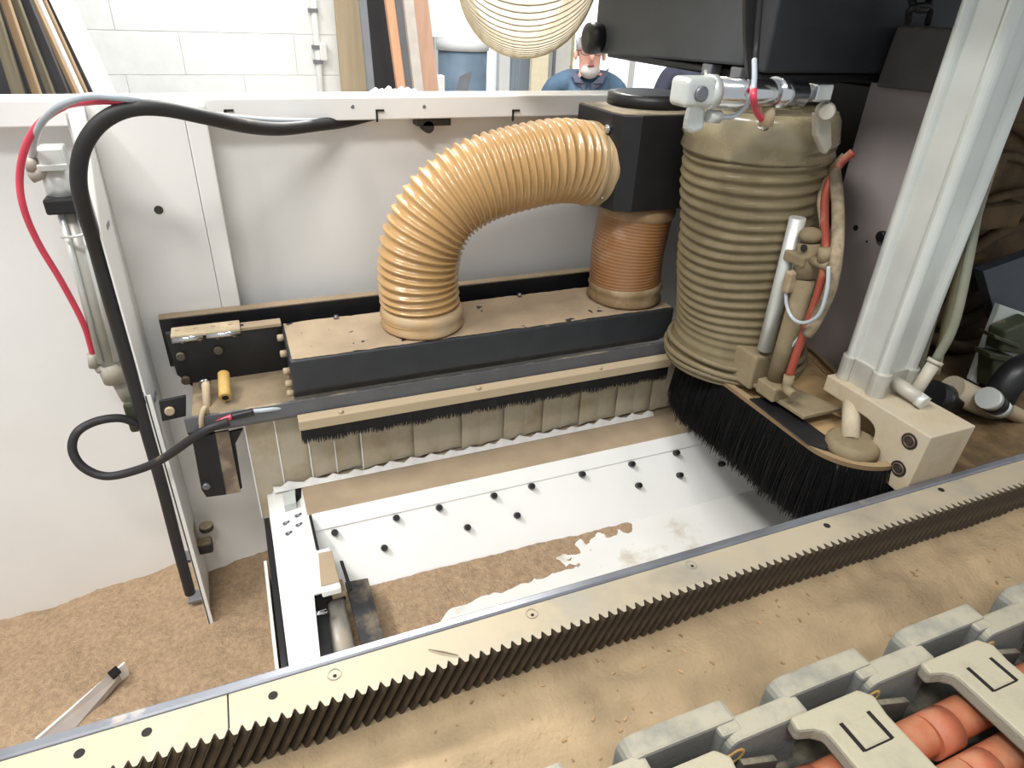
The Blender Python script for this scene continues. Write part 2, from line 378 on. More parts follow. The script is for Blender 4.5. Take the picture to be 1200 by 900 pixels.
# ---- objects in the bright bay
def upright(name, label, mat, px0, px1, ptop, Y, cat, thick=0.05, zb=0.0):
    a = ay(px0, ptop, Y); b = ay(px1, ptop, Y)
    o = MB().prism([(a.x, Y, zb), (b.x, Y, zb), (b.x, Y, a.z), (a.x, Y, a.z)], (0, thick, 0)).build(name, mat, None, 0.005, origin=((a.x + b.x) / 2, Y, zb))
    return tag(o, label, cat)
t = thing('plastic_bin', 'blue grey translucent tub with pale rim in the bright bay', 'tub', (ay(557, 110, 5.2).x, 5.4, 0))
c = ay(557, 55, 5.2); rr = (ay(586, 80, 5.2).x - ay(529, 80, 5.2).x) / 2
MB().tube([(c.x, 5.5, 0), (c.x, 5.5, 0.6), (c.x, 5.5, c.z - 0.03)], [rr * .88, rr * .94, rr], 40).build('tub', BLUEBIN, t)
MB().tube([(c.x, 5.5, c.z - 0.04), (c.x, 5.5, c.z + 0.02), (c.x, 5.5, c.z + 0.05)], [rr * 1.06, rr * 1.08, rr * .9], 40).build('rim', WHITE, t)
s = ay(548, 102, 5.0); MB().obox((s.x, 5.1, s.z), (0.05, 0, 0.02), (0, 0.004, 0), (0.02, 0, 0.08)).build('tag', BOARDGREY, t)
upright('white_post', 'glossy white post standing beside the blue grey tub', WHITE, 589, 603, -80, 5.6, 'post')
upright('folded_drape', 'grey blue folded drape hanging beside the cream post', DRAPE, 604, 632, -60, 5.8, 'drape', 0.08)
upright('cream_post', 'cream wooden post between drape and cabinet', M('cream_post', C(236, 222, 190), 0.6, var=0.04), 631, 652, -80, 5.3, 'post')
t = thing('tall_cabinet', 'pale grey tall cabinet with dark door gaps behind the man', 'cabinet', (ay(668, 100, 5.6).x, 5.6, 0))
a = ay(652, 20, 5.6); b = ay(676, 20, 5.6)
MB().box(a.x, b.x, 5.6, 6.0, 0, 2.4).build('body', M('pale_cabinet', C(222, 218, 208), 0.6, var=0.04), t, 0.004)
MB().box(a.x - 0.012, a.x + 0.012, 5.585, 5.6, 0.05, 2.35).build('door_gap', BOARDGREY, t)
MB().box(b.x - 0.03, b.x - 0.01, 5.585, 5.6, 0.05, 2.35).build('door_gap', M('beige_gap', C(190, 180, 140), .6), t)

# ---- people
def person(label, loc, jacket, facing, seed, cap=True, bend=0.0):
    x, y = loc; t = thing('person', label, 'person', (x, y, 0))
    R = Matrix.Rotation(facing, 3, 'Z')
    def P(px, py, pz):
        if pz > 1.545 and abs(px) < .12: py -= .06; pz -= .105       # head bowed forward
        q = R @ V((px, py, 0)) * 1.09; return V((x + q.x, y + q.y, pz * 1.09))
    # figure faces local -Y
    def skin(name, mat, verts, edges, root, vox=None, extra=None, sub=2):
        me = bpy.data.meshes.new(name)
        me.from_pydata([tuple(P(*v[:3]) - V((x, y, 0))) for v in verts], edges, [])
        o = bpy.data.objects.new(name, me); COL.objects.link(o); o.parent = t; LOC[o.name] = V((x, y, 0))
        md = o.modifiers.new('skin', 'SKIN'); md.use_smooth_shade = True
        for i, v in enumerate(verts):
            r = v[3]; me.skin_vertices[0].data[i].radius = r if isinstance(r, tuple) else (r, r)
        me.skin_vertices[0].data[root].use_root = True
        s_ = o.modifiers.new('subd', 'SUBSURF'); s_.levels = sub; s_.render_levels = sub
        me.materials.append(mat)
        return o
    h = 1.0
    bv = [(0, .02, .96, (.15, .11)), (0, .02, 1.15, (.15, .11)), (0, .0, 1.36, (.17, .115)), (0, .01, 1.48, (.11, .08)), (0, -.005, 1.56, .058), (0, -.02, 1.63, .062),
          (0, -.02, 1.70, (.074, .088)), (0, -.015, 1.78, (.075, .09)), (0, -.01, 1.83, (.05, .06)),
          (.17, .02, 1.43, .06), (.24, .03, 1.18, .046), (.2, -.14, 1.0, .036), (.19, -.2, .96, (.02, .038)),
          (-.17, .02, 1.43, .06), (-.24, .03, 1.18, .046), (-.2, -.14, 1.0, .036), (-.19, -.2, .96, (.02, .038)),
          (.1, .02, .86, .088), (.11, .01, .5, .06), (.11, .04, .1, .042), (.12, -.1, .04, .035),
          (-.1, .02, .86, .088), (-.11, .01, .5, .06), (-.11, .04, .1, .042), (-.12, -.1, .04, .035)]
    be = [(0, 1), (1, 2), (2, 3), (3, 4), (4, 5), (5, 6), (6, 7), (7, 8), (3, 9), (9, 10), (10, 11), (11, 12), (3, 13), (13, 14), (14, 15), (15, 16),
          (0, 17), (17, 18), (18, 19), (19, 20), (0, 21), (21, 22), (22, 23), (23, 24)]
    # fingers and thumbs grow from both hands
    for w, hx in ((12, .19), (16, -.19)):
        sg = 1 if hx > 0 else -1
        for k in range(4):
            i = len(bv); L_ = (.07, .08, .075, .06)[k]
            bv.append((hx + sg * (k - 1.5) * .004, -.235, .985 - k * .02, .009)); bv.append((hx - sg * .01, -.235 - L_ * .6, .97 - k * .02, .008)); bv.append((hx - sg * .03, -.235 - L_ * .8, .955 - k * .02, .007))
            be += [(w, i), (i, i + 1), (i + 1, i + 2)]
        i = len(bv); bv.append((hx - sg * .03, -.2, .99, .011)); bv.append((hx - sg * .045, -.235, 1.0, .009)); be += [(w, i), (i, i + 1)]
    body = skin('body', SKIN, bv, be, 0)
    jv = [(0, .02, .88, (.19, .14)), (0, .02, 1.12, (.19, .145)), (0, .0, 1.34, (.21, .145)), (0, .015, 1.46, (.15, .105)), (0, .0, 1.53, (.09, .085)),
          (.19, .02, 1.42, .082), (.255, .03, 1.18, .066), (.215, -.12, 1.02, .052),
          (-.19, .02, 1.42, .082), (-.255, .03, 1.18, .066), (-.215, -.12, 1.02, .052)]
    je = [(0, 1), (1, 2), (2, 3), (3, 4), (3, 5), (5, 6), (6, 7), (3, 8), (8, 9), (9, 10)]
    j = skin('jacket', jacket, jv, je, 0)
    tv = [(0, .02, .96, (.165, .125)), (.1, .02, .84, .098), (.11, .01, .5, .075), (.11, .04, .09, .065), (-.1, .02, .84, .098), (-.11, .01, .5, .075), (-.11, .04, .09, .065)]
    skin('trousers', TROUSER, tv, [(0, 1), (1, 2), (2, 3), (0, 4), (4, 5), (5, 6)], 0)
    c = MB()                                     # collar flaps and zip
    for sg in (1, -1):
        c.prism([P(sg * .015, -.13, 1.40), P(sg * .10, -.09, 1.52), P(sg * .075, -.06, 1.57), P(sg * .012, -.118, 1.46)], R @ V((0, -.012, 0)))
    c.build('collar', NAVY if jacket is DENIM else DENIM, t, 0.004)
    f = MB()                                     # nose, ears, brow
    f.ball(P(0, -.112, 1.70), .015, 1, 1.3, 1.5); f.build('nose', SKIN, t)
    for sg in (1, -1):
        MB().ball(P(sg * .078, -.01, 1.70), .02, .5, 1, 1.4).build('ear', SKIN, t)
        MB().ball(P(sg * .031, -.094, 1.722), .008).build('eye', GLASSF, t)
    g = MB()
    for sg in (1, -1):
        g.tube([P(sg * .034 + .028 * math.cos(a), -.115, 1.722 + .017 * math.sin(a)) for a in [i * math.pi / 8 for i in range(17)]], .0018, 6, False)
        g.tube([P(sg * .062, -.112, 1.727), P(sg * .08, .0, 1.722)], .0028, 6)
    g.tube([P(-.008, -.116, 1.727), P(.008, -.116, 1.727)], .003, 6)
    g.build('glasses', GLASSF, t)
    mth = MB(); mth.ball(P(0, -.104, 1.655), .014, 1.8, .6, .4); mth.build('mouth', REDDUSTY, t)
    b = MB(); b.ball(P(0, -.07, 1.625), .05, 1.2, .85, .85); b.build('beard', HAIR, t)
    hr = MB(); hr.ball(P(0, .02, 1.745), .09, .94, 1.0, 1.05); hr.build('hair', HAIR, t)
    cp = MB(); cp.ball(P(0, -.008, 1.785), .1, .93, 1.06, .92)
    cp.prism([P(.085 * math.cos(a), -.06 - .11 * math.sin(a), 1.795 - .01 * math.sin(a)) for a in [i * math.pi / 10 for i in range(11)]], (0, 0, .008))
    cp.build('cap', CAPW if cap else GLASSF, t)
    return t
hp = ay(690, 62, 4.0)
person('man in a blue jacket, white cap and glasses behind the machine wall', (hp.x, 4.0), DENIM, math.radians(-22), 1)
bpos = ay(818, 60, 4.8)
pr = person('person in a dark jacket mostly hidden behind the grey housing', (bpos.x, 4.8), NAVY, math.radians(150), 2, cap=False)

# ================================================================== ENCLOSURE
E_ = thing('machine_enclosure', 'tall white sheet metal enclosure wall at the back of the machine', 'enclosure', (0, 1.2, 0))
box('back_panel', WHITE, E_, -1.7, 1.8, 1.2, 1.212, 0.0, 1.83)
MB().prism([(-1.7, 1.165, 1.822), (-1.7, 1.165, 1.857), (-1.7, 1.235, 1.857), (-1.7, 1.235, 1.822)], (3.5, 0, 0)).build('top_rail', WHITE, E_, 0.002)
box('front_panel', WHITE, E_, -0.18, -0.055, 1.15, 1.156, 0.9, 1.852, 0.001)
box('front_panel', WHITE, E_, -0.0545, -0.025, 1.15, 1.2, 0.9, 1.85, 0.002)
box('side_flange', WHITE, E_, -0.1825, -0.18, 1.02, 1.156, 0.9, 1.86)
box('side_flange', WHITE, E_, -0.182, -0.174, 1.02, 1.0215, 0.9, 1.45)
for p, r in (((186, 246), .0065), ((127, 264), .005)):
    a = ay(*p, 1.15); MB().cyl((a.x, 1.151, a.z), (a.x, 1.1485, a.z), r).build('hole_plug', CHAINDARK, E_)
for px in (440, 600, 262):
    a = ay(px, 129, 1.165); m = MB(); m.box(a.x, a.x + 0.014, 1.162, 1.166, a.z - 0.002, a.z + 0.001); m.box(a.x, a.x + 0.003, 1.162, 1.166, a.z - 0.018, a.z)
    m.build('rail_clip', BLACKBARE, E_)
for px in (413, 497):
    a = ay(px, 125, 1.165); bolt(E_, (a.x, 1.165, a.z), (0, -1, 0), .003, .001, STEEL, 'screw')
a = ay(505, 141, 1.19); m = MB(); m.box(a.x - .03, a.x + .03, 1.17, 1.2, a.z - .006, a.z + .008); m.cyl((a.x - .01, 1.17, a.z - .008), (a.x - .01, 1.195, a.z - .008), .01)
tag(m.build('rail_latch', BLACKBARE, None, origin=(a.x, 1.18, a.z)), 'small black latch under the white top rail', 'latch')
# crumpled paper scraps lying on the rail
m = MB(); a = ay(462, 111, 1.2)
for k in range(7):
    x = a.x + (k - 3) * .011; m.prism([(x - .01, 1.19, 1.857), (x + .012, 1.19, 1.857), (x + .006, 1.2, 1.857 + .006 + .008 * random.random()), (x - .004, 1.2, 1.86)], (0, .02, 0))
tag(m.build('paper_scrap', WHITE, None, origin=(a.x, 1.2, 1.857)), 'crumpled white paper scrap lying on the top rail', 'paper')

# ---- sawdust on the enclosure floor
SZ = 0.93
def fs(x, y):
    z = SZ + .012 * fbm(x, y, 5, 1) + .006 * fbm(x, y, 22, 2) + .003 * fbm(x, y, 70, 5)
    z += .05 * max(0, min(1, (x + .3) / .25)) * max(0, min(1, (y - 1.04) / .15)) - .03 * max(0, min(1, (-.33 - x) / .2)) * max(0, (y - 1.0) / .2)
    return z
o = grid(-1.5, -.02, .3, 1.2, 150, 100, fs).build('sawdust_pile', FLOORDUST, None, origin=(0, 0, .8)); o['kind'] = 'stuff'
tag(o, 'brown sawdust drift covering the floor inside the white enclosure', 'sawdust', kind='stuff')
o = MB().box(-1.7, 1.8, .3, 1.2, .84, .88).build('floor_pan', WHITEDIRTY); tag(o, 'white floor pan of the enclosure under the sawdust', None, kind='structure')
# buried metal strip
p0 = az(42, 868, SZ + .012); p1 = az(146, 778, SZ + .02)
d = (p1 - p0).normalized(); side = V((d.y, -d.x, 0))
m = MB().prism([p0 + V((0, 0, -.03)), p1 + V((0, 0, -.03)), p1 + V((0, 0, .006)), p0 + V((0, 0, .006))], side * .004)
st = thing('buried_metal_strip', 'bent white metal strip half buried in the sawdust drift', 'metal strip', tuple(p0))
m.build('edge', WHITE, st)
MB().prism([p0 + side * .004 + V((0, 0, -.01)), p0.lerp(p1, .88) + side * .004, p0.lerp(p1, .88) + side * .014 + V((0, 0, -.012)), p0 + side * .03 + V((0, 0, -.03))], (0, 0, .012)).build('face', M('strip_grey', C(160, 150, 142), .5, dust=.4), st)
MB().prism([p0.lerp(p1, .8) + side * .005 + V((0, 0, .014)), p0.lerp(p1, .9) + side * .005 + V((0, 0, .014)), p0.lerp(p1, .9) + side * .016 + V((0, 0, .006)), p0.lerp(p1, .8) + side * .016 + V((0, 0, .006))], (0, 0, .004)).build('slot', HOLE, st)

# ================================================================== RAIL, RACK, BED
ZR = 1.45; XL, XRR = -0.75, 1.6
o = MB().prism([(XL, .4375, 1.40), (XL, .449, 1.40), (XL, .449, ZR), (XL, .4465, ZR + .002), (XL, .440, ZR + .002), (XL, .4375, ZR)], (XRR - XL, 0, 0)).build('guide_rail', STEELDARK, None, .001, origin=(0, .44, 1.4))
tag(o, 'long dark steel guide rail along the far edge of the rack', 'rail')
PITCH = 0.01094; TIP, ROOT = 0.3950, 0.402; SH = -0.46
seam = az(267, 822, ZR).x
phase = az(300 + 120 / 4, 675 + 640 / 4, ZR).x      # one gap centre
def gear_rack(label, xa, xb):
    t = thing('gear_rack', label, 'gear rack', ((xa + xb) / 2, .42, 1.396), 'gear rack lengths')
    box('rack_bar', RACK, t, xa, xb, ROOT, .4372, 1.396, ZR, .0006)
    n0 = math.ceil((xa - phase) / PITCH - .5 + .001); n1 = math.floor((xb - phase) / PITCH - .5)
    zb, zt = 1.396, ZR
    pf = [(-PITCH * .46, ROOT + .0005), (PITCH * .46, ROOT + .0005), (PITCH * .2, TIP + .001), (PITCH * .13, TIP), (-PITCH * .13, TIP), (-PITCH * .2, TIP + .001)]
    x0 = phase + (n0 + .5) * PITCH
    vs = [(x0 + x, y, zt) for x, y in pf] + [(x0 + x + SH * (zt - zb), y, zb) for x, y in pf]
    n = 6; fs_ = [list(range(n)), list(range(n, 2 * n))[::-1]] + [[i, (i + 1) % n, n + (i + 1) % n, n + i] for i in range(n)]
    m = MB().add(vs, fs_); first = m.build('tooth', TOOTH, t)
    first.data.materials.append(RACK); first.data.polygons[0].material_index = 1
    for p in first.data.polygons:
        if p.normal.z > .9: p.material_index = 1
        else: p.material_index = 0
    for k in range(1, n1 - n0 + 1): inst(first, (k * PITCH, 0, 0), t)
    return t
ga = gear_rack('short dusty steel gear rack length that ends at the seam', XL, seam - .0006)
gb = gear_rack('long dusty steel gear rack length passing under the cream bracket', seam + .0006, XRR)
for px, py, kind, par in ((93, 883, 1, ga), (172, 858, 1, ga), (320, 815, 1, gb), (392, 790, 0, gb), (623, 719, 0, gb), (810, 662, 0, gb), (969, 616, 1, gb), (1103, 574, 1, gb)):
    a = az(px, py, ZR)
    if kind: MB().cyl((a.x, a.y, ZR - .004), (a.x, a.y, ZR + .0003), .0042).build('bolt_hole', HOLE, par)
    else:
        m = MB(); m.tube([(a.x + .006 * math.cos(i * .35), a.y + .006 * math.sin(i * .35), ZR + .0002) for i in range(19)], .0009, 6, False)
        m.build('counterbore_rim', RACK, par)
        MB().cyl((a.x, a.y - .002, ZR - .004), (a.x, a.y - .002, ZR + .0003), .0018).build('bolt_hole', HOLE, par)
def fbed(x, y):
    z = 1.3965 + .006 * fbm(x, y, 6, 3) + .0025 * fbm(x, y, 26, 4) + .001 * fbm(x, y, 90, 6)
    d = max(0, (y - .375) / .02); z += .004 * min(1, d)
    r = math.exp(-((y - (.345 + .012 * fbm(x, 0, 4, 9))) / .018) ** 2); z += .004 * r
    return z
o = grid(XL, XRR, -.05, .401, 420, 130, fbed).build('bed_sawdust', BEDDUST, None, origin=(0, .2, 1.39))
tag(o, 'pale sawdust layer lying on the machine bed beside the rack', 'sawdust', kind='stuff')
random.seed(5); ch_ = MB()
for i in range(170):
    x = random.uniform(-.1, 1.2); y = random.uniform(.255, .39); z = fbed(x, y) + .0006; a = random.uniform(0, 3.1); q = random.uniform(.0007, .0026)
    ch_.obox((x, y, z), (math.cos(a) * q, math.sin(a) * q, .0003), (-math.sin(a) * q * .5, math.cos(a) * q * .5, 0), (0, 0, .0006))
tag(ch_.build('wood_chips', M('chip', C(150, 122, 88), .9, var=.5, vs=30), None, origin=(0, .3, 1.396)), 'tiny wood chips scattered over the sawdust on the bed', 'wood chips', kind='stuff')
o = MB().box(XL, XRR, -.1, .449, 1.2, 1.3895).build('machine_bed', WHITEDIRTY, None, .002, origin=(0, .2, 1.2))
tag(o, 'heavy machine bed beam carrying the rack and the cable chain', 'machine bed')

# ================================================================== CHUTE TRAY
T_ = thing('waste_chute', 'white sheet metal waste chute with bolted sloping panel below the brush', 'chute', (.4, .7, 1.1))
PT, PB = V((0, .897, 1.25)), V((0, .803, 1.14))
nrm = V((0, -(PT.z - PB.z), PT.y - PB.y)); nrm = V((0, -(1.25 - 1.14), (.897 - .803))).normalized()
if nrm.z < 0: nrm = -nrm
PX0, PX1 = .031, 1.5
fold = PT.lerp(PB, .2)
MB().prism([(PX0, PT.y, PT.z), (PX0, PB.y, PB.z), (PX0, PB.y + .004, PB.z - .01), (PX0, PT.y + .004, PT.z - .01)], (PX1 - PX0, 0, 0)).build('bolted_panel', WHITE, T_, .0008)
MB().prism([V((PX0, PT.y, PT.z)) , V((PX0, fold.y, fold.z)) , V((PX0, fold.y, fold.z)) + nrm * .0025, V((PX0, PT.y, PT.z)) + nrm * .0025], (PX1 - PX0, 0, 0)).build('panel_lip', WHITE, T_, .0006)
# dusty ledge behind the panel
MB().prism([(.024, PT.y, 1.2505), (.024, .992, 1.256), (.024, .992, 1.24), (.024, PT.y, 1.24)], (1.4, 0, 0)).build('ledge', TANDUST, T_, .001)
for px, py in ((392, 624), (464, 607), (514, 595), (578, 581), (450, 642), (547, 618), (605, 604), (622, 570), (681, 556), (739, 544), (791, 531), (747, 569), (795, 557), (844, 544)):
    a = apl(px, py, PT, nrm)
    MB().tube([a - nrm * .001, a + nrm * .009, a + nrm * .013], [.0058, .0058, .0046], 10).build('bolt', BLACKBARE, T_)
box('chute_floor', WHITEDIRTY, T_, .02, 1.5, .45, .81, 1.12, 1.14)
def fch(x, y):
    cover = 1.25 - 1.9 * x + .22 * fbm(x, y, 9, 7) + .12 * fbm(x, y, 40, 8) - 1.6 * max(0, y * -1 + .60) * (1 if x > .16 else 0)
    if y > .75: cover += (y - .75) * 6 * (1 if x < .62 else 0)
    cover -= 1.15 * max(0, min(1, (x - .17) / .05)) * max(0, min(1, (.735 - y) / .04))
    z = 1.139 + .012 * max(-.4, min(.75, cover - .35)) + .002 * fbm(x, y, 45, 11)
    return z
o = grid(.05, 1.1, .46, .806, 210, 80, fch).build('chute_sawdust', FLOORDUST, None, origin=(.3, .6, 1.13))
tag(o, 'loose sawdust heaped in the lower corner of the white chute', 'sawdust', kind='stuff')
# side plate with cut-out, seen from above
PZ = 1.25
pl = [az(318, 565, PZ), az(353, 548, PZ), az(362, 604, PZ), az(372, 643, PZ), az(376, 690, PZ), az(365, 692, PZ), az(375, 772, PZ), az(341, 782, PZ)]
pl = [V((-.024, 1.0, PZ)), V((.026, 1.0, PZ)), V((.027, .81, PZ)), V((.045, .806, PZ)), V((.047, .722, PZ)), V((.012, .722, PZ)), V((.002, .55, PZ)), V((-.034, .55, PZ))]
MB().prism([p - V((0, 0, .004)) for p in pl], (0, 0, .004)).build('side_plate', WHITE, T_, .0008)
box('side_frame', WHITEDIRTY, T_, -.034, -.022, .45, 1.0, .93, 1.246)
box('side_frame', BLACKBARE, T_, -.044, -.036, .45, .93, .95, 1.235)
box('side_skin', WHITEDIRTY, T_, -.056, -.051, .45, .9, .95, 1.17)
for q in ([(362, 605), (365, 604), (374, 643), (371, 644)], [(398, 657), (402, 657), (413, 690), (409, 691)]):
    MB().prism([az(px, py, 1.2545) for px, py in q], (0, 0, -.004)).build('gap_shade', BLACKBARE, T_)  # black strips paint the dark gaps between plate and panel
# raised dusty pocket
m = MB(); m.prism([az(370, 645, 1.262), az(386, 641, 1.262), az(400, 688, 1.262), az(377, 694, 1.262)], (0, 0, -.012)); m.build('pocket', WHITE, T_, .002)
MB().prism([az(373, 649, 1.2625), az(389, 646, 1.2625), az(398, 682, 1.2625), az(376, 688, 1.2625)], (0, 0, .002)).build('pocket_dust', TANDUST, T_, .0015)
# rectangular socket + keyholes
a = az(339, 577, PZ)
MB().prism([az(331, 578, PZ + .014), az(345, 573, PZ + .014), az(347, 588, PZ + .014), az(333, 593, PZ + .014)], (0, 0, -.014)).build('socket_block', PALEPLATE, T_, .0008)
MB().prism([az(346, 573, PZ + .0005), az(353, 565, PZ + .0005), az(353, 583, PZ + .0005), az(347, 590, PZ + .0005)], (0, 0, .0008)).build('socket_slot', HOLE, T_)
for px, py in ((334, 614), (348, 605), (337, 626), (349, 616)):
    a = az(px, py, PZ); b = az(px + 5, py - 3, PZ)
    m = MB(); m.tube([a, b], [.003, .0022], 8); m.cyl(a - V((0, 0, .002)), a + V((0, 0, .0015)), .0036)
    m.build('keyhole', STEELDARK, T_)
# actuator hidden under the plate
A_ = thing('chute_actuator', 'grey steel actuator cylinder beside the dusty black flap in the chute', 'actuator', tuple(az(395, 740, 1.15)))
z = 1.20
p0, p1 = az(390, 700, z), az(404, 775, z)
MB().cyl(p0, p1, .017).build('barrel', M('actuator_grey', C(150, 146, 138), .45, .4, dust=.4), A_)
MB().cyl(p0 + V((0, 0, .006)), p0 + V((0, .014, .006)), .012).build('end_cap', ALUDUST, A_)
MB().cyl(az(370, 712, z), az(382, 772, z), .006).build('rod', CHROME, A_)
MB().cyl(az(363, 722, 1.235), az(383, 716, 1.235), .0035).build('cross_pin', CHROME, A_)
MB().prism([az(384, 692, 1.215), az(402, 684, 1.215), az(406, 698, 1.215), az(390, 704, 1.215)], (0, 0, .012)).build('clevis', ALUDUST, A_, .001)
MB().prism([az(364, 697, 1.222), az(401, 683, 1.222), az(404, 692, 1.222), az(382, 704, 1.222), az(390, 774, 1.222), az(376, 779, 1.222)], (0, 0, -.03)).build('housing', BLACKBARE, A_, .001)  # black plate paints the shade inside the side plate cut-out
box('shade_backing', HOLE, A_, -.0, .05, .5, .72, 1.143, 1.15)  # dark sheet painting the shade below the cut-out
fl_ = MB().prism([az(404, 682, 1.2), az(431, 677, 1.2), az(450, 747, 1.2), az(424, 758, 1.2)], (0, 0, -.006)).build('chute_flap', M('flap_black', C(58, 58, 60), .6, dust=.42, up=True, dcol=C(140, 126, 106)), None, .001, origin=tuple(az(425, 720, 1.19)))
tag(fl_, 'dusty black rubber flap hanging beside the actuator in the chute', 'flap')

# ================================================================== STRIP CURTAIN, BRUSH BAR, DUST HOOD
CU = thing('strip_curtain', 'row of dusty translucent vinyl strips hanging below the brush bar', 'curtain', (.35, .98, 1.27))
xs = [ay(px, 522 - (px - 326) * .165, .98).x for px in (292, 326, 361, 391, 422, 456, 484, 514, 541, 562, 591, 615, 637, 659, 681, 702, 724, 745, 765, 790)]
xs_old = [-.046, -.012, .018, .049, .081, .113, .146, .18, .214, .25, .286, .322, .358, .394, .43, .468, .506, .545, .585, .626, .668, .71]
for i, (xa, xb) in enumerate(zip(xs, xs[1:])):
    m = MB(); k = 6; w = xb - xa + .006; top = 1.418; bot = 1.2575 + .005 * random.random() if i > 1 else 1.2 - .0 * i
    pts = []; y0 = .978 + (.004 if i % 2 else 0)
    prof = [(xa + w * j / k, y0 - .002 * math.sin(math.pi * j / k) + .005 * (j / k)) for j in range(k + 1)]
    v1 = [(x, y, top) for x, y in prof] + [(x, y + .002, top) for x, y in reversed(prof)]
    n = len(v1); v2 = [(x, y, bot + .006 * (1 - abs(2 * (x - xa) / w - 1))) for x, y, _ in v1]
    m.add(v1 + v2, [list(range(n)), list(range(n, 2 * n))[::-1]] + [[q, (q + 1) % n, n + (q + 1) % n, n + q] for q in range(n)], False)
    vs_ = m.build('vinyl_strip', STRIP, CU)
    if i < 5: MB().box(xa - .0012, xa + .0008, y0 - .0022, y0 + .002, bot, top).build('strip_edge', WHITE, vs_)
# white torn sheet edge peeping out under the strips
SHT = thing('torn_white_sheet', 'torn white plastic sheet edge showing under the vinyl strips', 'sheet', (.35, .985, 1.25))
m = MB(); pts = []
n = 60
top = []; bot = []
for i in range(n + 1):
    x = -.022 + (.74 + .022) * i / n
    zz = 1.2600 + .016 * max(0, ((-x / .036) % 1) - .35) + .002 * random.random()
    top.append((x, .970, zz)); bot.append((x, .966, 1.2555))
m.add(top + bot, [[i, i + 1, n + 2 + i, n + 1 + i] for i in range(n)])
m.add([(p[0], p[1] + .0025, p[2]) for p in top] + [(p[0], p[1] + .0025, p[2]) for p in bot], [[i, n + 1 + i, n + 2 + i, i + 1] for i in range(n)])
m.build('sheet_edge', WHITE, SHT)
# brush bar
B_ = thing('brush_bar', 'long dusty aluminium bar with a black brush strip along the hood', 'brush bar', (.35, .94, 1.37))
MB().prism([(.033, .93, 1.412), (.033, .945, 1.417), (.033, .945, 1.395), (.033, .93, 1.394)], (.70, 0, 0)).build('clamp_bar', ALUDUST, B_, .0015)
MB().prism([(-.128, .948, 1.414), (-.128, .951, 1.438), (-.128, .957, 1.438), (-.128, .957, 1.405)], (.88, 0, 0)).build('back_bar', M('bar_grey', C(88, 88, 90), .45, dust=.45), B_, .001)
br = MB(); random.seed(3)
br.box(.036, .73, .934, .944, 1.374, 1.396)
for i in range(2600):
    x = .036 + .694 * random.random(); y = .933 + .012 * random.random(); L_ = .026 + .006 * random.random() + .002 * math.sin(x * 90)
    br.tube([(x, y, 1.395), (x + random.uniform(-.002, .002), y - .001, 1.395 - L_)], [.0011, .0003], 3, False, False)
b = br.build('brush_strip', BRISTLE, B_); b['kind'] = 'stuff'
for px, py in ((399, 484), (560, 456), (702, 433)):
    a = ay(px, py, .937); bolt(B_, (a.x, .937, a.z - .001), (0, -.3, 1), .0045, .008, ALUDUST, 'screw')

H_ = thing('dust_hood', 'long black dust hood covered in pale sawdust below the amber hose', 'dust hood', (.38, 1.0, 1.43))
MB().prism([(.034, .95, 1.51), (.034, 1.095, 1.51), (.034, 1.095, 1.425), (.034, .985, 1.425), (.034, .95, 1.455)], (.70, 0, 0)).build('hood_body', BLACKDUSTY, H_, .004, 3)
hd = grid(.038, .73, .954, 1.092, 140, 28, lambda x, y: 1.5108 + .0012 * fbm(x, y, 30, 14) + .0006 * fbm(x, y, 120, 15)).build('top_sawdust', TANDUST, H_); hd['kind'] = 'stuff'
MB().prism([(-.152, 1.128, 1.44), (-.152, 1.128, 1.527), (-.152, 1.148, 1.527), (-.152, 1.148, 1.44)], (.91, 0, 0)).build('back_bar', BLACKBARE, H_, .001)
box('dust_line', TANDUST, H_, -.152, .758, 1.129, 1.148, 1.5272, 1.529)
for py_ in (390, 404, 421, 456, 471):
    a = ax(330 + (py_ - 390) * .09, py_, .03); a = V((.034, min(1.08, max(.96, a.y)), 0)); zz = {390: 1.50, 404: 1.485, 421: 1.468, 456: 1.45, 471: 1.435}[py_]
    yy = {390: 1.06, 404: 1.03, 421: 1.0, 456: .99, 471: .985}[py_]
    bolt(H_, (.034, yy, zz), (-1, 0, 0), .006, .01, ALUDUST)
for px, py in ((393, 367), (608, 340)):
    a = ay(px, py, 1.09); bolt(H_, (a.x, 1.085, 1.511), (0, 0, 1), .0045, .006, STEEL)

# hood end bracket with hinge, sensor and clevis
K_ = thing('hood_end_bracket', 'black end bracket with dusty hinge and yellow sensor beside the hood', 'bracket', (-.06, 1.02, 1.35))
MB().prism([(-.141, 1.075, 1.524), (.034, 1.075, 1.521), (.034, 1.075, 1.425), (-.12, 1.075, 1.425), (-.138, 1.075, 1.45)], (0, .012, 0)).build('end_plate', BLACKBARE, K_, .001)
hz = 1.522
hg = MB().prism([(-.132, 1.058, hz), (-.03, 1.058, hz), (-.03, 1.09, hz), (-.132, 1.09, hz)], (0, 0, .006)).build('hinge_leaf', M('hinge_dusty', C(214, 194, 160), .6, dust=.8), K_, .001)
MB().box(-.03, .034, 1.07, 1.092, 1.516, 1.522).build('hinge_leaf', TANDUST, K_, .001)
for xa, xb in ((-.131, -.086), (-.081, -.03)): MB().cyl((xa, 1.055, hz - .001), (xb, 1.055, hz - .001), .0048).build('hinge_knuckle', CHROME, K_)
for x in (-.122, -.096, -.07, -.044):
    MB().ball((x, 1.076, hz + .006), .0035, 1, 1, .7).build('hinge_screw', ALUDUST, K_)
    MB().ball((x + .003, 1.072, hz - .012), .0035, 1, 1, .9).build('hinge_screw', ALUDUST, K_)
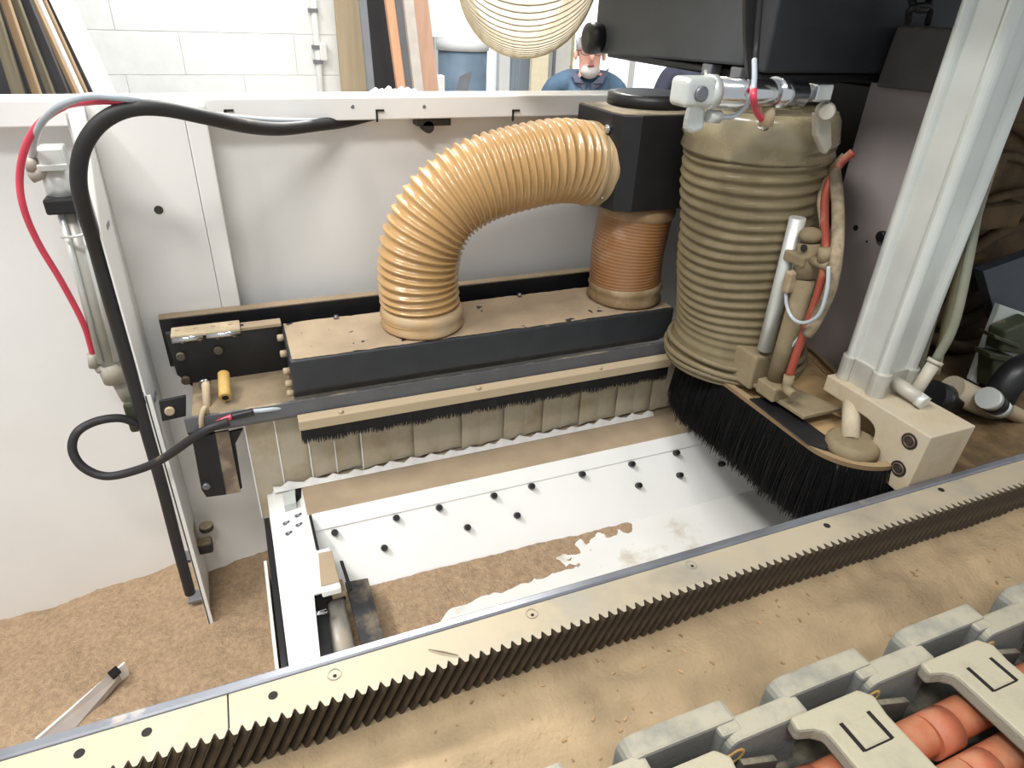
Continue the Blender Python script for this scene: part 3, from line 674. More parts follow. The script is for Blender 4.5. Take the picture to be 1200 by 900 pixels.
for px, py in ((212, 417), (256, 410), (218, 445), (241, 450)):
    a = ay(px, py, 1.075); bolt(K_, (a.x, 1.076, a.z), (0, -1, 0), .0075, .007, M('bolt_dust%d' % px, C(90, 82, 72), .5, .4, dust=.6))
# dusty tan shelf and grey bar
sh = [az(218, 466, 1.43), az(335, 448, 1.43), az(338, 484, 1.43), az(214, 508, 1.43)]
MB().prism([(-.118, .955, 1.426), (.034, .955, 1.426), (.034, 1.075, 1.426), (-.118, 1.075, 1.426)], (0, 0, .006)).build('shelf', M('shelf_dust', C(134, 118, 94), .9, var=.15, vs=30), K_, .001)
a0 = ay(187, 470, .96)
MB().prism([ay(186, 471, 1.0), ay(218, 464, 1.0), ay(218, 488, 1.0), ay(190, 494, 1.0)], (0, .006, 0)).build('mount_tab', BLACKBARE, K_, .001)
a = ay(199, 481, 1.0); bolt(K_, a, (0, -1, 0), .0075, .005, ALUDUST)
# sensor cylinder (yellow) and grey sensor
a, b = ay(262, 438, 1.03), ay(264, 466, .985)
sn = MB().tube([a, a.lerp(b, .8), b], [.009, .0095, .0095], 16).build('yellow_sensor', YELLOW, K_)
d = (b - a).normalized(); MB().cyl(b - d * .001, b + d * .001, .005).build('sensor_bore', HOLE, sn)
a, b = ay(241, 448, 1.02), ay(243, 486, .98)
MB().tube([a, a.lerp(b, .2), b], [.007, .0062, .006], 12).build('grey_sensor', ALUDUST, K_)
MB().cyl(ay(240, 447, 1.03), ay(240, 452, 1.015), .009).build('sensor_nut', STEEL, K_)
# hanging plate below
pl = [ay(225, 515, .955), ay(252, 508, .955), ay(265, 580, .955), ay(242, 583, .955), ay(236, 574, .955)]
MB().prism(pl, (0, .008, 0)).build('drop_plate', BLACKBARE, K_, .001)
MB().prism([ay(251, 508, .957), ay(268, 505, .957), ay(282, 577, .957), ay(264, 580, .957)], (0, .006, 0)).build('drop_plate_side', M('brown_plate', C(112, 98, 84), .6, dust=.5, up=False), K_, .001)
MB().prism([ay(268, 507, .97), ay(285, 503, .97), ay(276, 520, .97), ay(284, 572, .97), ay(276, 578, .97)], (0, .006, 0)).build('drop_plate_rib', BLACKBARE, K_, .001)
bolt(K_, ay(242, 569, .955), (0, -1, 0), .006, .005, STEELDARK)
# bumper on side flange lower
t = thing('rubber_bumper', 'small dusty rubber bumper fixed on the flange above the sawdust', 'bumper', tuple(ay(240, 640, 1.12)))
a = ay(241, 615, 1.12)
MB().tube([a, a - V((0, 0, .012))], .013, 18).build('upper_disc', M('bumper_dust', C(60, 56, 52), .7, dust=.9), t, .002)
a = ay(240, 635, 1.12); MB().box(a.x - .013, a.x + .013, 1.105, 1.13, a.z - .02, a.z + .006).build('block', M('bumper_blk', C(46, 46, 48), .6, dust=.9), t, .004)
MB().box(a.x - .02, a.x - .012, 1.105, 1.14, a.z - .015, a.z + .045).build('mount', ALUDUST, t, .001)

# ================================================================== HOSES AND JUNCTION BOX
HY = 1.02
path = [V((.262, HY, 1.513)), V((.259, HY, 1.56)), ay(490, 318, HY), ay(496, 280, HY), ay(519, 241, HY), ay(558, 213, HY), ay(610, 197, HY), ay(655, 189, HY), V((.565, HY + .01, 1.765))]
t = thing('bent_suction_hose', 'amber ribbed suction hose bending from the dust hood to the black box', 'hose', (.262, HY, 1.512))
ribbed(path, .0615, .0062, .0125, 48, 10, 3.5).build('ribbed_tube', AMBER, t)
MB().tube([V((.262, HY, 1.512)), V((.262, HY, 1.517)), V((.262, HY, 1.523)), V((.262, HY, 1.531)), V((.262, HY, 1.537)), V((.262, HY, 1.545)), V((.262, HY, 1.55))], [.066, .0705, .067, .0675, .071, .069, .064], 48).build('cuff', M('cuff_dusty', C(190, 156, 112), .5, dust=.6, up=False, coat=.2), t)
e = path[-1]; d = V((1, .03, -.04)).normalized()
MB().tube([e - d * .012, e - d * .01, e, e + d * .004, e + d * .012, e + d * .026], [.062, .069, .069, .066, .071, .070], 48).build('cuff', M('cuff_grey', C(176, 152, 116), .45, dust=.4, up=False, coat=.3), t)
# junction box (chamfered)
J_ = thing('junction_box', 'black chamfered duct box joining the two short hoses', 'duct box', (.66, 1.02, 1.68))
pl = [(.592, .985), (.625, .95), (.73, .95), (.73, 1.1), (.592, 1.1)]
pl = [(.575, .985), (.582, .962), (.61, .95), (.74, .95), (.74, 1.105), (.575, 1.105)]
MB().prism([(x, y, 1.70) for x, y in pl], (0, 0, .152)).build('box_body', BLACKBARE, J_, .002)
MB().prism([(x, y, 1.852) for x, y in [(.577, .987), (.584, .964), (.612, .952), (.739, .952), (.739, 1.104), (.577, 1.104)]], (0, 0, .0015)).build('box_lid', M('lid_dust', C(120, 112, 102), .6, dust=.6), J_)
m = MB(); m.tube([(.69, 1.06, 1.853), (.69, 1.06, 1.872), (.69, 1.06, 1.874)], [.074, .074, .06], 40); m.build('lid_collar', BLACKBARE, J_)
for px, py in ((713, 151), (706, 229)):
    a = ax(px, py, .573); bolt(J_, (.576, a.y, a.z), (-1, 0, 0), .007, .008, CHROME)
# short hose
SX = .665
t = thing('short_connector_hose', 'short copper brown ribbed hose between the duct box and hood', 'hose', (SX, 1.025, 1.512))
ribbed([V((SX, 1.025, 1.52)), V((SX - .004, 1.025, 1.6)), V((SX + .004, 1.025, 1.7))], .0665, .0010, .0058, 48, 6, 1.2).build('ribbed_tube', ORANGEHOSE, t)
MB().tube([(SX, 1.025, z) for z in (1.512, 1.518, 1.525, 1.535, 1.54, 1.55)], [.066, .0715, .068, .0685, .071, .067], 48).build('cuff', M('cuff_brown', C(140, 116, 84), .55, dust=.5, up=False), t)
MB().tube([(SX + .004, 1.025, z) for z in (1.672, 1.678, 1.686, 1.70)], [.066, .07, .07, .067], 48).build('cuff', M('cuff_brown2', C(150, 120, 86), .5, dust=.4, up=False), t)

# overhead translucent hose elbow
t = thing('overhead_clear_hose', 'large translucent cream ribbed hose bending overhead above the wall', 'hose', (.43, 1.1, 2.1))
op = [V((.437, 1.02, 2.74)), V((.437, 1.02, 2.45)), V((.442, 1.03, 2.24)), V((.462, 1.09, 2.1)), V((.515, 1.22, 2.033)), V((.6, 1.45, 2.028)), V((.74, 1.8, 2.035))]
ribbed(op, .118, .0, .012, 56, 4, 2).build('ribbed_tube', CLEARHOSE, t)
m = MB()
# finer helix: interpolate angle
hx = []; up = V((0, 1, 0)); S = 36
rp = resample(spline(op, 16), (.0108 / S))
for i in range(len(rp)):
    tt = (rp[min(i + 1, len(rp) - 1)] - rp[max(i - 1, 0)]).normalized(); up = (up - tt * up.dot(tt)).normalized(); w = tt.cross(up)
    a = 2 * math.pi * i / S; hx.append(rp[i] + (up * math.cos(a) + w * math.sin(a)) * .1178)
m.tube(hx, .0014, 5).build('wire_helix', CLEARRIB, t)

# ================================================================== ROUTER HEAD: skirt, big hose, fittings
SK = thing('brush_skirt', 'black bristle brush skirt around the dusty router head', 'brush skirt', (.83, .7, 1.35))
N1, R1 = V((.79, .562)), .08; F1, R2 = V((.83, .822)), .122; ra = 0.0
def stadium(d, n=40):
    pts = []
    for i in range(2 * n + 2):
        a = 2 * math.pi * i / (2 * n + 2); u = V((math.cos(a), math.sin(a)))
        q = N1 + u * (R1 + d) if u.dot(N1) + R1 > u.dot(F1) + R2 else F1 + u * (R2 + d)
        pts.append((q.x, q.y))
    return pts
ZK = 1.455
MB().prism([(x, y, ZK - .012) for x, y in stadium(ra)], (0, 0, .012)).build('base_plate', M('skirt_plate', C(60, 54, 46), .7, dust=1.0, dcol=C(176, 146, 104), var=.2), SK, .001)
rim = MB(); st = stadium(ra + .002, 40); inn = stadium(ra - .008, 40); n = len(st)
rim.add([(x, y, ZK) for x, y in st] + [(x, y, ZK + .007) for x, y in st] + [(x, y, ZK + .007) for x, y in inn] + [(x, y, ZK) for x, y in inn],
        [[q * n + i, q * n + (i + 1) % n, ((q + 1) % 4) * n + (i + 1) % n, ((q + 1) % 4) * n + i] for q in range(4) for i in range(n)])
rim.build('rim', M('rim_dusty', C(120, 98, 70), .8, dust=.9, dcol=C(150, 128, 96)), SK)
# solid bristle core plus loose bristle tips
core = MB(); so = stadium(ra - .001, 40); sb = stadium(ra + .006, 40)
core.add([(x, y, ZK + .001) for x, y in so] + [(x, y, ZK - .075) for x, y in sb], [[i, (i + 1) % n, n + (i + 1) % n, n + i] for i in range(n)], True)
core.add([(x, y, ZK + .001) for x, y in stadium(ra - .02, 40)] + [(x, y, ZK - .075) for x, y in stadium(ra - .02, 40)], [[i, (i + 1) % n, n + (i + 1) % n, n + i] for i in range(n)], True)
core.build('bristle_core', BRISTLE, SK)
random.seed(11); bs = MB(); st = stadium(0, 60); sl = [0]
for a, b in zip(st, st[1:] + st[:1]): sl.append(sl[-1] + (V(b) - V(a)).length)
def on_stadium(u):
    w = u * sl[-1]; k = max(q for q in range(len(st)) if sl[q] <= w)
    a, b = V(st[k]), V(st[(k + 1) % len(st)]); q = a.lerp(b, (w - sl[k]) / (sl[k + 1] - sl[k])); tg = (b - a).normalized()
    return V((q.x, q.y, 0)), V((tg.y, -tg.x, 0))
for i in range(11000):
    u = random.random(); p, nn = on_stadium(u)
    tang = V((-nn.y, nn.x, 0)); L_ = .108 + .014 * noise.noise(V((u * 160, 0, 0))) + .012 * random.random()
    off = random.uniform(-.016, .002); fl_o = random.uniform(.0, .018)
    p = p + nn * off
    q = p + nn * fl_o + tang * random.uniform(-.006, .006)
    bs.tube([(p.x, p.y, ZK), (p.x * .5 + q.x * .5 + nn.x * .003, p.y * .5 + q.y * .5 + nn.y * .003, ZK - L_ * .5), (q.x, q.y, ZK - L_)], [.0014, .0012, .0004], 3, False, False)
b = bs.build('bristles', BRISTLE, SK); b['kind'] = 'stuff'
# black inner slot plate, boss and pin
MB().prism([az(878, 468, 1.464), az(905, 466, 1.464), az(972, 515, 1.464), az(968, 528, 1.464), az(945, 520, 1.464)], (0, 0, .002)).build('slot_cover', BLACKBARE, SK, .0005)
a = V((.79, .545, 1.462)); 
MB().tube([(.765, .535, 1.455), (.765, .535, 1.472), (.765, .535, 1.476)], [.038, .036, .03], 28).build('boss', LIFTM, SK)
MB().cyl((.765, .54, 1.47), (.80, .585, 1.51), .0125).build('pin', CREAM, SK)

# big khaki hose
hb = V((.79, .835, 1.46)); 
t = thing('main_suction_hose', 'thick khaki ribbed main suction hose rising from the brush skirt', 'hose', tuple(hb))
pth = [hb + V((.0, 0, 0)), hb + V((-.006, 0, .1)), hb + V((-.022, 0, .2)), hb + V((-.036, 0, .3)), hb + V((-.046, 0, .39))]
def bigr(path, r, n=56):
    p = resample(spline(path, 16), .0032); rs = []
    for i in range(len(p)):
        s = i * .0032
        def rad(a, s=s):
            ph = s / .0165 + a / (2 * math.pi) + .55 * noise.noise(V((s * 9, math.cos(a) * .9, math.sin(a) * .9)))
            rib = abs(math.cos(math.pi * ph)) ** 3.0
            amp = .0055 * (1.0 if s > .13 else .35 + .65 * max(0, (s - .05) / .08))
            fl = .012 * max(0, (.06 - s) / .06)
            return r + fl + amp * rib + .003 * noise.noise(V((s * 14, a, 2)))
        rs.append(rad)
    return MB().tube(p, rs, n)
bigr(pth, .106).build('ribbed_tube', KHAKI, t)
for i, (z, r) in enumerate(((1.465, .119), (1.475, .121), (1.49, .117))):
    MB().tube([(hb.x + r * math.cos(k * math.pi / 20) * 1.0, hb.y + r * math.sin(k * math.pi / 20), z + .002 * math.sin(k * .6 + i)) for k in range(41)], .005, 8, False).build('base_fold', KHAKI, t)
tc_ = pth[-1]
MB().tube([tc_ + V((0, 0, -.035)), tc_ + V((0, 0, -.03)), tc_ + V((0, 0, -.015)), tc_ + V((0, 0, -.01)), tc_ + V((0, 0, .02)), tc_ + V((0, 0, .03))], [.108, .113, .110, .114, .108, .102], 56).build('hose_clamp_band', M('clear_clamp', C(140, 130, 104), .25, coat=.6, dust=.35, up=False, var=.2, vs=18), t)
# clamp cylinder across the top
t = thing('clamp_air_cylinder', 'horizontal chrome air cylinder in front of the main hose top', 'air cylinder', tuple(ay(880, 108, .69)))
YC = .69
a, b = ay(833, 108, YC), ay(938, 110, YC)
MB().cyl(a, b, .0165, n=28).build('barrel', CHROME, t)
MB().cyl(ay(905, 109, YC), ay(924, 110, YC), .0185, n=28).build('collar', CHROME, t)
MB().cyl(ay(826, 108, YC), ay(836, 108, YC), .019, n=28).build('collar', ALU, t)
MB().obox(ay(812, 107, YC), (.022, 0, 0), (0, .017, 0), (0, 0, .016)).build('end_block', ALU, t, .007, 4)
bolt(t, ay(821, 110, YC - .017), (0, -1, 0), .0085, .004, STEELDARK)
MB().cyl(ay(938, 110, YC), ay(950, 109, YC), .010).build('rod_nut', STEELDARK, t)
MB().obox(ay(960, 108, YC), (.014, 0, 0), (0, .01, 0), (0, 0, .0105)).build('rod_clevis', CHROME, t, .003)
MB().prism([ay(813, 122, YC), ay(828, 122, YC), ay(826, 152, YC), ay(812, 158, YC), ay(806, 152, YC), ay(808, 140, YC)], (0, .014, 0)).build('hinge_arm', ALU, t, .004)
MB().cyl(ay(829, 136, YC), ay(843, 137, YC), .0075).build('elbow_fitting', ALU, t)
MB().cyl(ay(901, 124, YC), ay(897, 148, YC), .009).build('port_post', ALUDUST, t)
MB().cyl(ay(892, 146, YC), ay(898, 149, YC), .005).build('port_plug', CHROME, t)
MB().tube([ay(966, 130, YC + .02), ay(968, 131, YC), ay(969, 131, YC - .008)], [.012, .012, .009], 16).build('pivot_lug', FITTING, t)
MB().prism([ay(958, 132, YC + .004), ay(975, 138, YC + .004), ay(976, 172, YC + .004), ay(968, 182, YC + .004), ay(958, 160, YC + .004)], (0, .012, 0)).build('pivot_arm', FITTING, t, .003)
g = MB().tube(spline([ay(843, 137, YC), ay(860, 136, YC), ay(874, 125, YC - .01), ay(881, 110, YC - .025), ay(884, 94, YC - .02), ay(884, 70, YC)]), .0032, 10).build('grey_air_tube', GREYTUBE, None, origin=tuple(ay(860, 130, YC)))
tag(g, 'thin grey air tube curving up from the chrome clamp cylinder', 'tube')
g = MB().tube(spline([ay(883, 100, YC - .02), ay(883, 115, YC - .03), ay(886, 130, YC - .01), ay(893, 140, YC)]), .004, 10).build('red_air_tube', REDTUBE, None, origin=tuple(ay(886, 125, YC)))
tag(g, 'short red air tube hanging below the chrome clamp cylinder', 'tube')
# guide rod and lifting cylinder
X0 = .735
t = thing('lift_air_cylinder', 'dusty upright air cylinder with chrome guide rod on the skirt', 'air cylinder', tuple(ax(900, 440, X0)))
MB().cyl(ax(935, 255, X0), ax(896, 410, X0), .0115, n=20).build('guide_rod', ALU, t)
q = ax(880, 428, X0)
MB().obox(q, (.018, 0, 0), (0, .026, 0), (0, 0, .03)).build('rod_bushing', LIFTM, t, .004)
MB().cyl(ax(944, 325, X0 + .005), ax(908, 450, X0 + .005), .0145).build('barrel', LIFTM, t)
MB().cyl(ax(949, 285, X0 + .005), ax(944, 325, X0 + .005), .0165).build('end_cap', LIFTM, t)
MB().ball(ax(950, 276, X0 + .005), .0165, 1, 1, .7).build('cap_top', LIFTM, t)
MB().cyl(ax(942, 291, X0 - .012), ax(942, 290, X0 - .014), .0045).build('port_hole', HOLE, t)
MB().obox(ax(938, 302, X0), (.014, 0, 0), (0, .02, 0), (0, 0, .008)).build('clamp_block', LIFTM, t, .003)
MB().cyl(ax(950, 304, X0), ax(972, 312, X0), .0068).build('side_fitting', LIFTM, t)
MB().cyl(ax(968, 290, X0), ax(966, 306, X0), .0095).build('top_fitting', LIFTM, t)
MB().obox(ax(926, 330, X0 - .012), (.008, 0, 0), (0, .007, 0), (0, 0, .016)).build('reed_switch', M('switch_dusty', C(130, 112, 84), .7, dust=.6, up=False), t, .003)
MB().obox(ax(908, 455, X0), (.02, 0, 0), (0, .02, 0), (0, 0, .012)).build('foot_block', LIFTM, t, .003)
MB().cyl(ax(925, 440, X0), ax(922, 457, X0), .008).build('lower_fitting', LIFTM, t)
MB().cyl(ax(920, 455, X0 - .01), ax(930, 463, X0 - .01), .007).build('lower_fitting', LIFTM, t)
bp = [ax(888, 452, X0 - .01), ax(903, 450, X0 - .01), ax(958, 488, X0 - .01), ax(938, 492, X0 - .01)]
MB().prism([az(880, 452, 1.475), az(905, 446, 1.475), az(985, 482, 1.475), az(941, 492, 1.475)], (0, 0, .006)).build('foot_plate', LIFTM, t, .001)
for nm, lab, mat, r, pts in (
    ('red_dusty_tube', 'dusty red air tube rising beside the lift cylinder', REDDUSTY, .0062, [(925, 440), (935, 410), (948, 375), (960, 340), (968, 300), (966, 260), (968, 225), (982, 195), (1000, 178)]),
    ('looped_grey_tube', 'thin grey tube looping around the lift cylinder barrel', GREYTUBE, .0026, [(971, 312), (969, 340), (960, 368), (944, 378), (930, 374), (922, 358), (921, 335)]),
    ('dusty_cable', 'thick dusty cable running down the mauve cover panel', M('cable_dusty', C(98, 88, 72), .7, dust=.6, up=False), .0085, [(978, 200), (982, 240), (981, 290), (974, 335), (958, 372), (946, 392)]),
    ('tan_air_tube', 'tan air tube curving into the top fitting of lift cylinder', M('tube_tan', C(122, 106, 84), .6, dust=.5, up=False), .0055, [(967, 290), (965, 262), (962, 238), (966, 215), (978, 195), (990, 182)]),
    ('pale_thin_tube', 'pale thin tube crossing low behind the dusty red tube', GREYTUBE, .0022, [(960, 368), (945, 385), (934, 398), (925, 410)])):
    g = MB().tube(spline([ax(px, py, X0 + (.004 if nm != 'looped_grey_tube' else -.014) + max(0, 300 - py) * .0006) for px, py in pts]), r, 10).build(nm, mat, None, origin=tuple(ax(*pts[0], X0)))
    tag(g, lab, 'tube' if 'cable' not in nm else 'cable')

# ---- cream bracket block
XB = .785
def bx_(px, py, X=XB): return ax(px, py, X)
t = thing('cream_bracket', 'large cream machined bracket block above the guide rail', 'bracket', tuple(bx_(1040, 560)))
def bez(a, b, c, k=6): return [a.lerp(b, i / k).lerp(b.lerp(c, i / k), i / k) for i in range(k + 1)]
prof = [bx_(970.5, 440), bx_(964, 457)] + bez(bx_(1008, 484), bx_(1025, 492), bx_(1026, 507)) + [bx_(1013, 547), bx_(1049, 573), bx_(1068, 569), bx_(1093, 512)]
zt = prof[0].z; zb = prof[-2].z
# square it up: real block edges are level and plumb
prof = [V((XB, .626, 1.529)), V((XB, .626, 1.503))] + bez(V((XB, .548, 1.503)), V((XB, .523, 1.503)), V((XB, .522, 1.486))) + [V((XB, .519, 1.434)), V((XB, .467, 1.43)), V((XB, .451, 1.43)), V((XB, .447, 1.531))]
MB().prism(prof, (.085, 0, 0)).build('block', CREAM, t, .002)
for px, py in ((1066, 517), (1053, 549)):
    a = bx_(px, py)
    m = MB(); m.cyl(a + V((-.0012, 0, 0)), a + V((.002, 0, 0)), .0115, n=24); m.build('cap_screw', BLACKBARE, t)
    m = MB(); m.tube([a + V((-.0014, .0078 * math.cos(k * .35), .0078 * math.sin(k * .35))) for k in range(19)], .0014, 6, False); m.build('screw_rim', M('screw_brown', C(110, 92, 80), .5, .5), t)
    m = MB(); m.cyl(a + V((-.0024, 0, 0)), a + V((0, 0, 0)), .0055, n=6); m.build('screw_socket', M('screw_brown2', C(70, 60, 56), .5, .5), t)
# ---- big profile air cylinder
PXc, PYc, hw = .832, .583, .036
t = thing('profile_air_cylinder', 'tall silver profiled air cylinder standing on the cream bracket', 'air cylinder', (PXc, PYc, 1.53))
def section(hw, k=10, rr=.0095, dip=.010):
    pts = []
    for c in range(4):
        a0 = math.pi / 2 * c - 3 * math.pi / 4
        q = V((math.cos(a0), math.sin(a0))) * (hw - rr) * math.sqrt(2)
        for i in range(k + 1):
            a = a0 - math.radians(100) + math.radians(200) * i / k; pts.append((q.x + rr * math.cos(a), q.y + rr * math.sin(a)))
        a1 = math.pi / 2 * c - math.pi / 2                    # recessed flat between ribs
        nn = V((math.cos(a1), math.sin(a1))); tg = V((-nn.y, nn.x))
        for s_ in (-.45, .45): w = nn * (hw - .008) + tg * hw * s_; pts.append((w.x, w.y))
    return pts
sc = section(hw)
MB().prism([(PXc + x, PYc + y, 1.565) for x, y in sc], (0, 0, .585)).build('barrel', ALU, t)
sc2 = section(hw + .004, rr=.013)
MB().prism([(PXc + x, PYc + y, 1.529) for x, y in sc2], (0, 0, .038)).build('end_cap', M('cap_alu', C(186, 184, 174), .45, .4, dust=.5), t, .001)
a = V((PXc + .02, PYc - .045, 1.545))
MB().cyl((PXc, PYc - .03, 1.548), (PXc + .004, PYc - .072, 1.542), .010).build('port_elbow', FITTING, t)
MB().cyl((PXc + .006, PYc - .06, 1.54), (PXc + .026, PYc - .058, 1.59), .0085).build('port_elbow', FITTING, t)
MB().cyl((PXc + .0255, PYc - .058, 1.588), (PXc + .0275, PYc - .058, 1.593), .0105).build('port_collar', FITTING, t)
MB().cyl((PXc + .004, PYc - .07, 1.542), (PXc + .005, PYc - .08, 1.54), .0115, n=6).build('port_nut', ALU, t)
for lab, col, pts in (('grey green air hose rising from the profile cylinder port', C(116, 118, 102), [V((PXc + .027, PYc - .058, 1.592)), ax(1121, 370, PXc + .035), ax(1149, 230, PXc + .05), ax(1175, 110, PXc + .06), ax(1215, -20, PXc + .06)]),
                      ('olive air hose running close behind the silver profile cylinder', C(96, 96, 78), [ax(1074, 440, PXc + .05), ax(1100, 350, PXc + .05), ax(1138, 235, PXc + .06), ax(1165, 100, PXc + .06), ax(1205, -40, PXc + .06)]),
                      ('pale tan air hose furthest from the silver profile cylinder', C(126, 118, 92), [ax(1096, 438, PXc + .08), ax(1117, 345, PXc + .08), ax(1156, 215, PXc + .08), ax(1190, 110, PXc + .08), ax(1225, 0, PXc + .08)])):
    g = MB().tube(spline(pts), .006, 12).build('air_hose', M('hose_' + lab[:6].strip(), col, .5, dust=.3, up=False), None, origin=tuple(pts[0])); tag(g, lab, 'hose')

# ---- mauve cover panel, cap, dark housing
XP = .945
t = thing('mauve_cover', 'mauve grey flat cover panel behind the silver cylinder', 'cover panel', (XP, .7, 1.42))
MB().box(XP, XP + .03, .655, .838, 1.40, 1.912).build('panel', MAUVE, t, .002)
for px, py in ((1003, 267), (1016, 283)):
    a = ax(px, py, XP); MB().cyl(a + V((-.001, 0, 0)), a + V((.001, 0, 0)), .0045 if px == 1003 else .002).build('hole', HOLE, t)
a = ax(1035, 277, XP); a.y = max(a.y, .67); bolt(t, a, (-1, 0, 0), .009, .008, BLACKBARE, 'knob')
o = MB().prism([(XP - .018, .813, 1.908), (XP - .018, .64, 1.912), (XP - .018, .64, 1.99), (XP - .018, .805, 1.99)], (.1, 0, 0)).build('cover_cap', DARKGREY2, None, .004, origin=(XP, .7, 1.91))
tag(o, 'charcoal cap box sitting on top of the mauve cover panel', 'cap')
Hs = thing('gantry_housing', 'large dark grey gantry housing above the main hose', 'housing', (1.0, 1.0, 1.93))
MB().prism([(.70, .85, 1.932), (.70, 1.30, 1.918), (1.6, 1.30, 1.918), (1.6, .85, 1.932)], (0, 0, .5)).build('shell', DARKGREY, Hs, .004)
MB().box(.62, 2.0, .30, 1.30, 2.16, 2.5).build('shade_bridge', DARKGREY, Hs, .004)  # unseen bridge added above the view to shade the router head
MB().box(.712, 1.6, .815, .853, 1.926, 2.4).build('front_cover', M('housing_front', C(52, 54, 58), .55, dust=.15, var=.1), Hs, .004)
m = MB(); m.box(.72, 1.5, .83, 1.28, 1.912, 1.925); m.build('underside_frame', BLACKBARE, Hs, .003)
a = ax(700, 45, .695)
kn = MB().tube([a + V((.006, 0, 0)), a + V((-.012, 0, 0)), a + V((-.022, 0, 0)), a + V((-.026, 0, 0))], [.026, .029, .026, .015], 24).build('knob', BLACKBARE, Hs)
for px, py in ((828, 78), (862, 82)):
    a = ax(px, py, .7); MB().box(a.x, a.x + .02, a.y - .012, a.y + .012, a.z - .016, a.z + .004).build('foot_clip', STEELDARK, Hs, .002)
g = MB().tube([ax(827, 82, .70), ax(828, 96, .70)], .003, 8).build('hanging_wire', ALU, None, origin=tuple(ax(827, 90, .7))); tag(g, 'thin pale wire hanging between housing and clamp cylinder', 'wire')
s0 = [ay(880, -40, .79), ay(880, 20, .79), ay(881, 60, .785), ay(883, 88, .76), ay(882, 98, .73)]
g = MB(); 
pts = spline(s0); 
for a, b in zip(pts, pts[1:]): g.prism([a + V((-.009, 0, 0)), a + V((.009, 0, 0)), b + V((.009, 0, 0)), b + V((-.009, 0, 0))], (0, .006, 0))
o = g.build('black_cable_bundle', RUBBER, None, origin=tuple(pts[0])); tag(o, 'flat black cable bundle hanging in front of the gantry housing', 'cable')
g = MB().tube(spline([ay(893, -30, .78), ay(889, 20, .78), ay(886, 60, .775), ay(884, 92, .74)]), .004, 8).build('thin_black_cable', RUBBER, None, origin=tuple(ay(889, 20, .78))); tag(g, 'thin black cable beside the flat cable bundle', 'cable')
g = MB(); g.tube(spline([ay(1066, -10, .78), ay(1072, 8, .76), ay(1085, 10, .76), ay(1092, -10, .78)]), .005, 8); g.tube(spline([ay(1064, 26, .78), ay(1068, 10, .76), ay(1090, 8, .76), ay(1087, 28, .77)]), .0045, 8)
o = g.build('cable_tangle', RUBBER, None, origin=tuple(ay(1080, 8, .77))); tag(o, 'tangled black cables above the charcoal cap box', 'cable')
# dark spindle body behind
t = thing('spindle_carriage', 'dark dusty spindle carriage behind the cover panel', 'carriage', (1.2, 1.0, 1.4))
MB().box(.96, 1.0, .84, 1.15, 1.36, 1.905).build('side_plate', BLACKBARE, t, .002)
MB().box(.94, 1.5, 1.1, 1.15, 1.36, 1.905).build('dark_interior_plate', BLACKBARE, t, .002)  # black plate paints the dark interior behind the main hose
MB().box(1.0, 1.55, .78, .9, 1.36, 1.903).build('front_casting', BROWNDARK, t, .01)
for i in range(7):
    random.seed(20 + i); z = 1.45 + .065 * i
    MB().tube(spline([(1.0 + .1 * k, .775 - .012 * random.random(), z + .03 * math.sin(k * 1.3 + i)) for k in range(6)]), .008 + .006 * random.random(), 8).build('cable_run', BROWNDARK, t)
for i in range(5):
    z = 1.5 + .09 * i; MB().box(1.06 + .05 * (i % 2), 1.2 + .05 * (i % 3), .745, .782, z, z + .045).build('casting_boss', BROWNDARK, t, .008)
MB().ball((.985, .80, 1.86), .012).build('blue_plug', M('blue_plug', C(70, 76, 120), .5), t)
# carriage foot and lower castings between bracket and right edge
t = thing('carriage_foot', 'tan dusty carriage foot casting beside the cream bracket', 'casting', (1.0, .55, 1.42))
MB().box(.875, 1.5, .46, .78, 1.34, 1.412).build('base', M('foot_dusty', C(92, 74, 50), .85, dust=.5, dcol=C(126, 102, 70), var=.25), t, .006)
a = ay(1115, 455, .6); b = ay(1165, 480, .58)
MB().cyl(a, b, .022).build('tan_pipe', CREAM, t)
MB().cyl(ay(1090, 462, .6), ay(1112, 470, .6), .025).build('dark_plug', BLACKBARE, t)
# right edge: pale plate, olive connector, black hose with rings
o = MB().prism([ay(1172, 357, .66), ay(1215, 372, .66), ay(1190, 480, .66), ay(1138, 446, .66)], (0, .01, 0)).build('pale_plate', PALEPLATE, None, .001, origin=tuple(ay(1170, 440, .66))); tag(o, 'pale plate leaning behind the olive connector', 'plate')
o = MB().prism([ay(1152, 318, .70), ay(1230, 290, .70), ay(1230, 420, .70), ay(1180, 420, .70)], (0, .02, 0)).build('slate_plate', BLUEGREY, None, .001, origin=tuple(ay(1190, 400, .7))); tag(o, 'slate blue plate above the pale plate by the cylinder', 'plate')
t = thing('olive_connector', 'dark olive plastic cable connector in front of the pale plate', 'connector', tuple(ay(1175, 450, .62)))
MB().prism([ay(1178, 388, .63), ay(1212, 374, .63), ay(1220, 420, .63), ay(1172, 412, .63)], (0, .03, 0)).build('head', OLIVE, t, .004)
MB().prism([ay(1165, 392, .625), ay(1195, 404, .625), ay(1196, 409, .625), ay(1166, 397, .625)], (0, .03, 0)).build('flange', OLIVE, t, .001)
MB().prism([ay(1160, 414, .625), ay(1192, 420, .625), ay(1192, 426, .625), ay(1160, 420, .625)], (0, .03, 0)).build('flange', OLIVE, t, .001)
MB().prism([ay(1164, 420, .63), ay(1184, 424, .63), ay(1178, 460, .63), ay(1162, 456, .63)], (0, .03, 0)).build('stem', OLIVE, t, .003)
t = thing('black_fitting_hose', 'black hose with white ringed tan fitting beside the carriage foot', 'hose', tuple(ay(1185, 480, .56)))
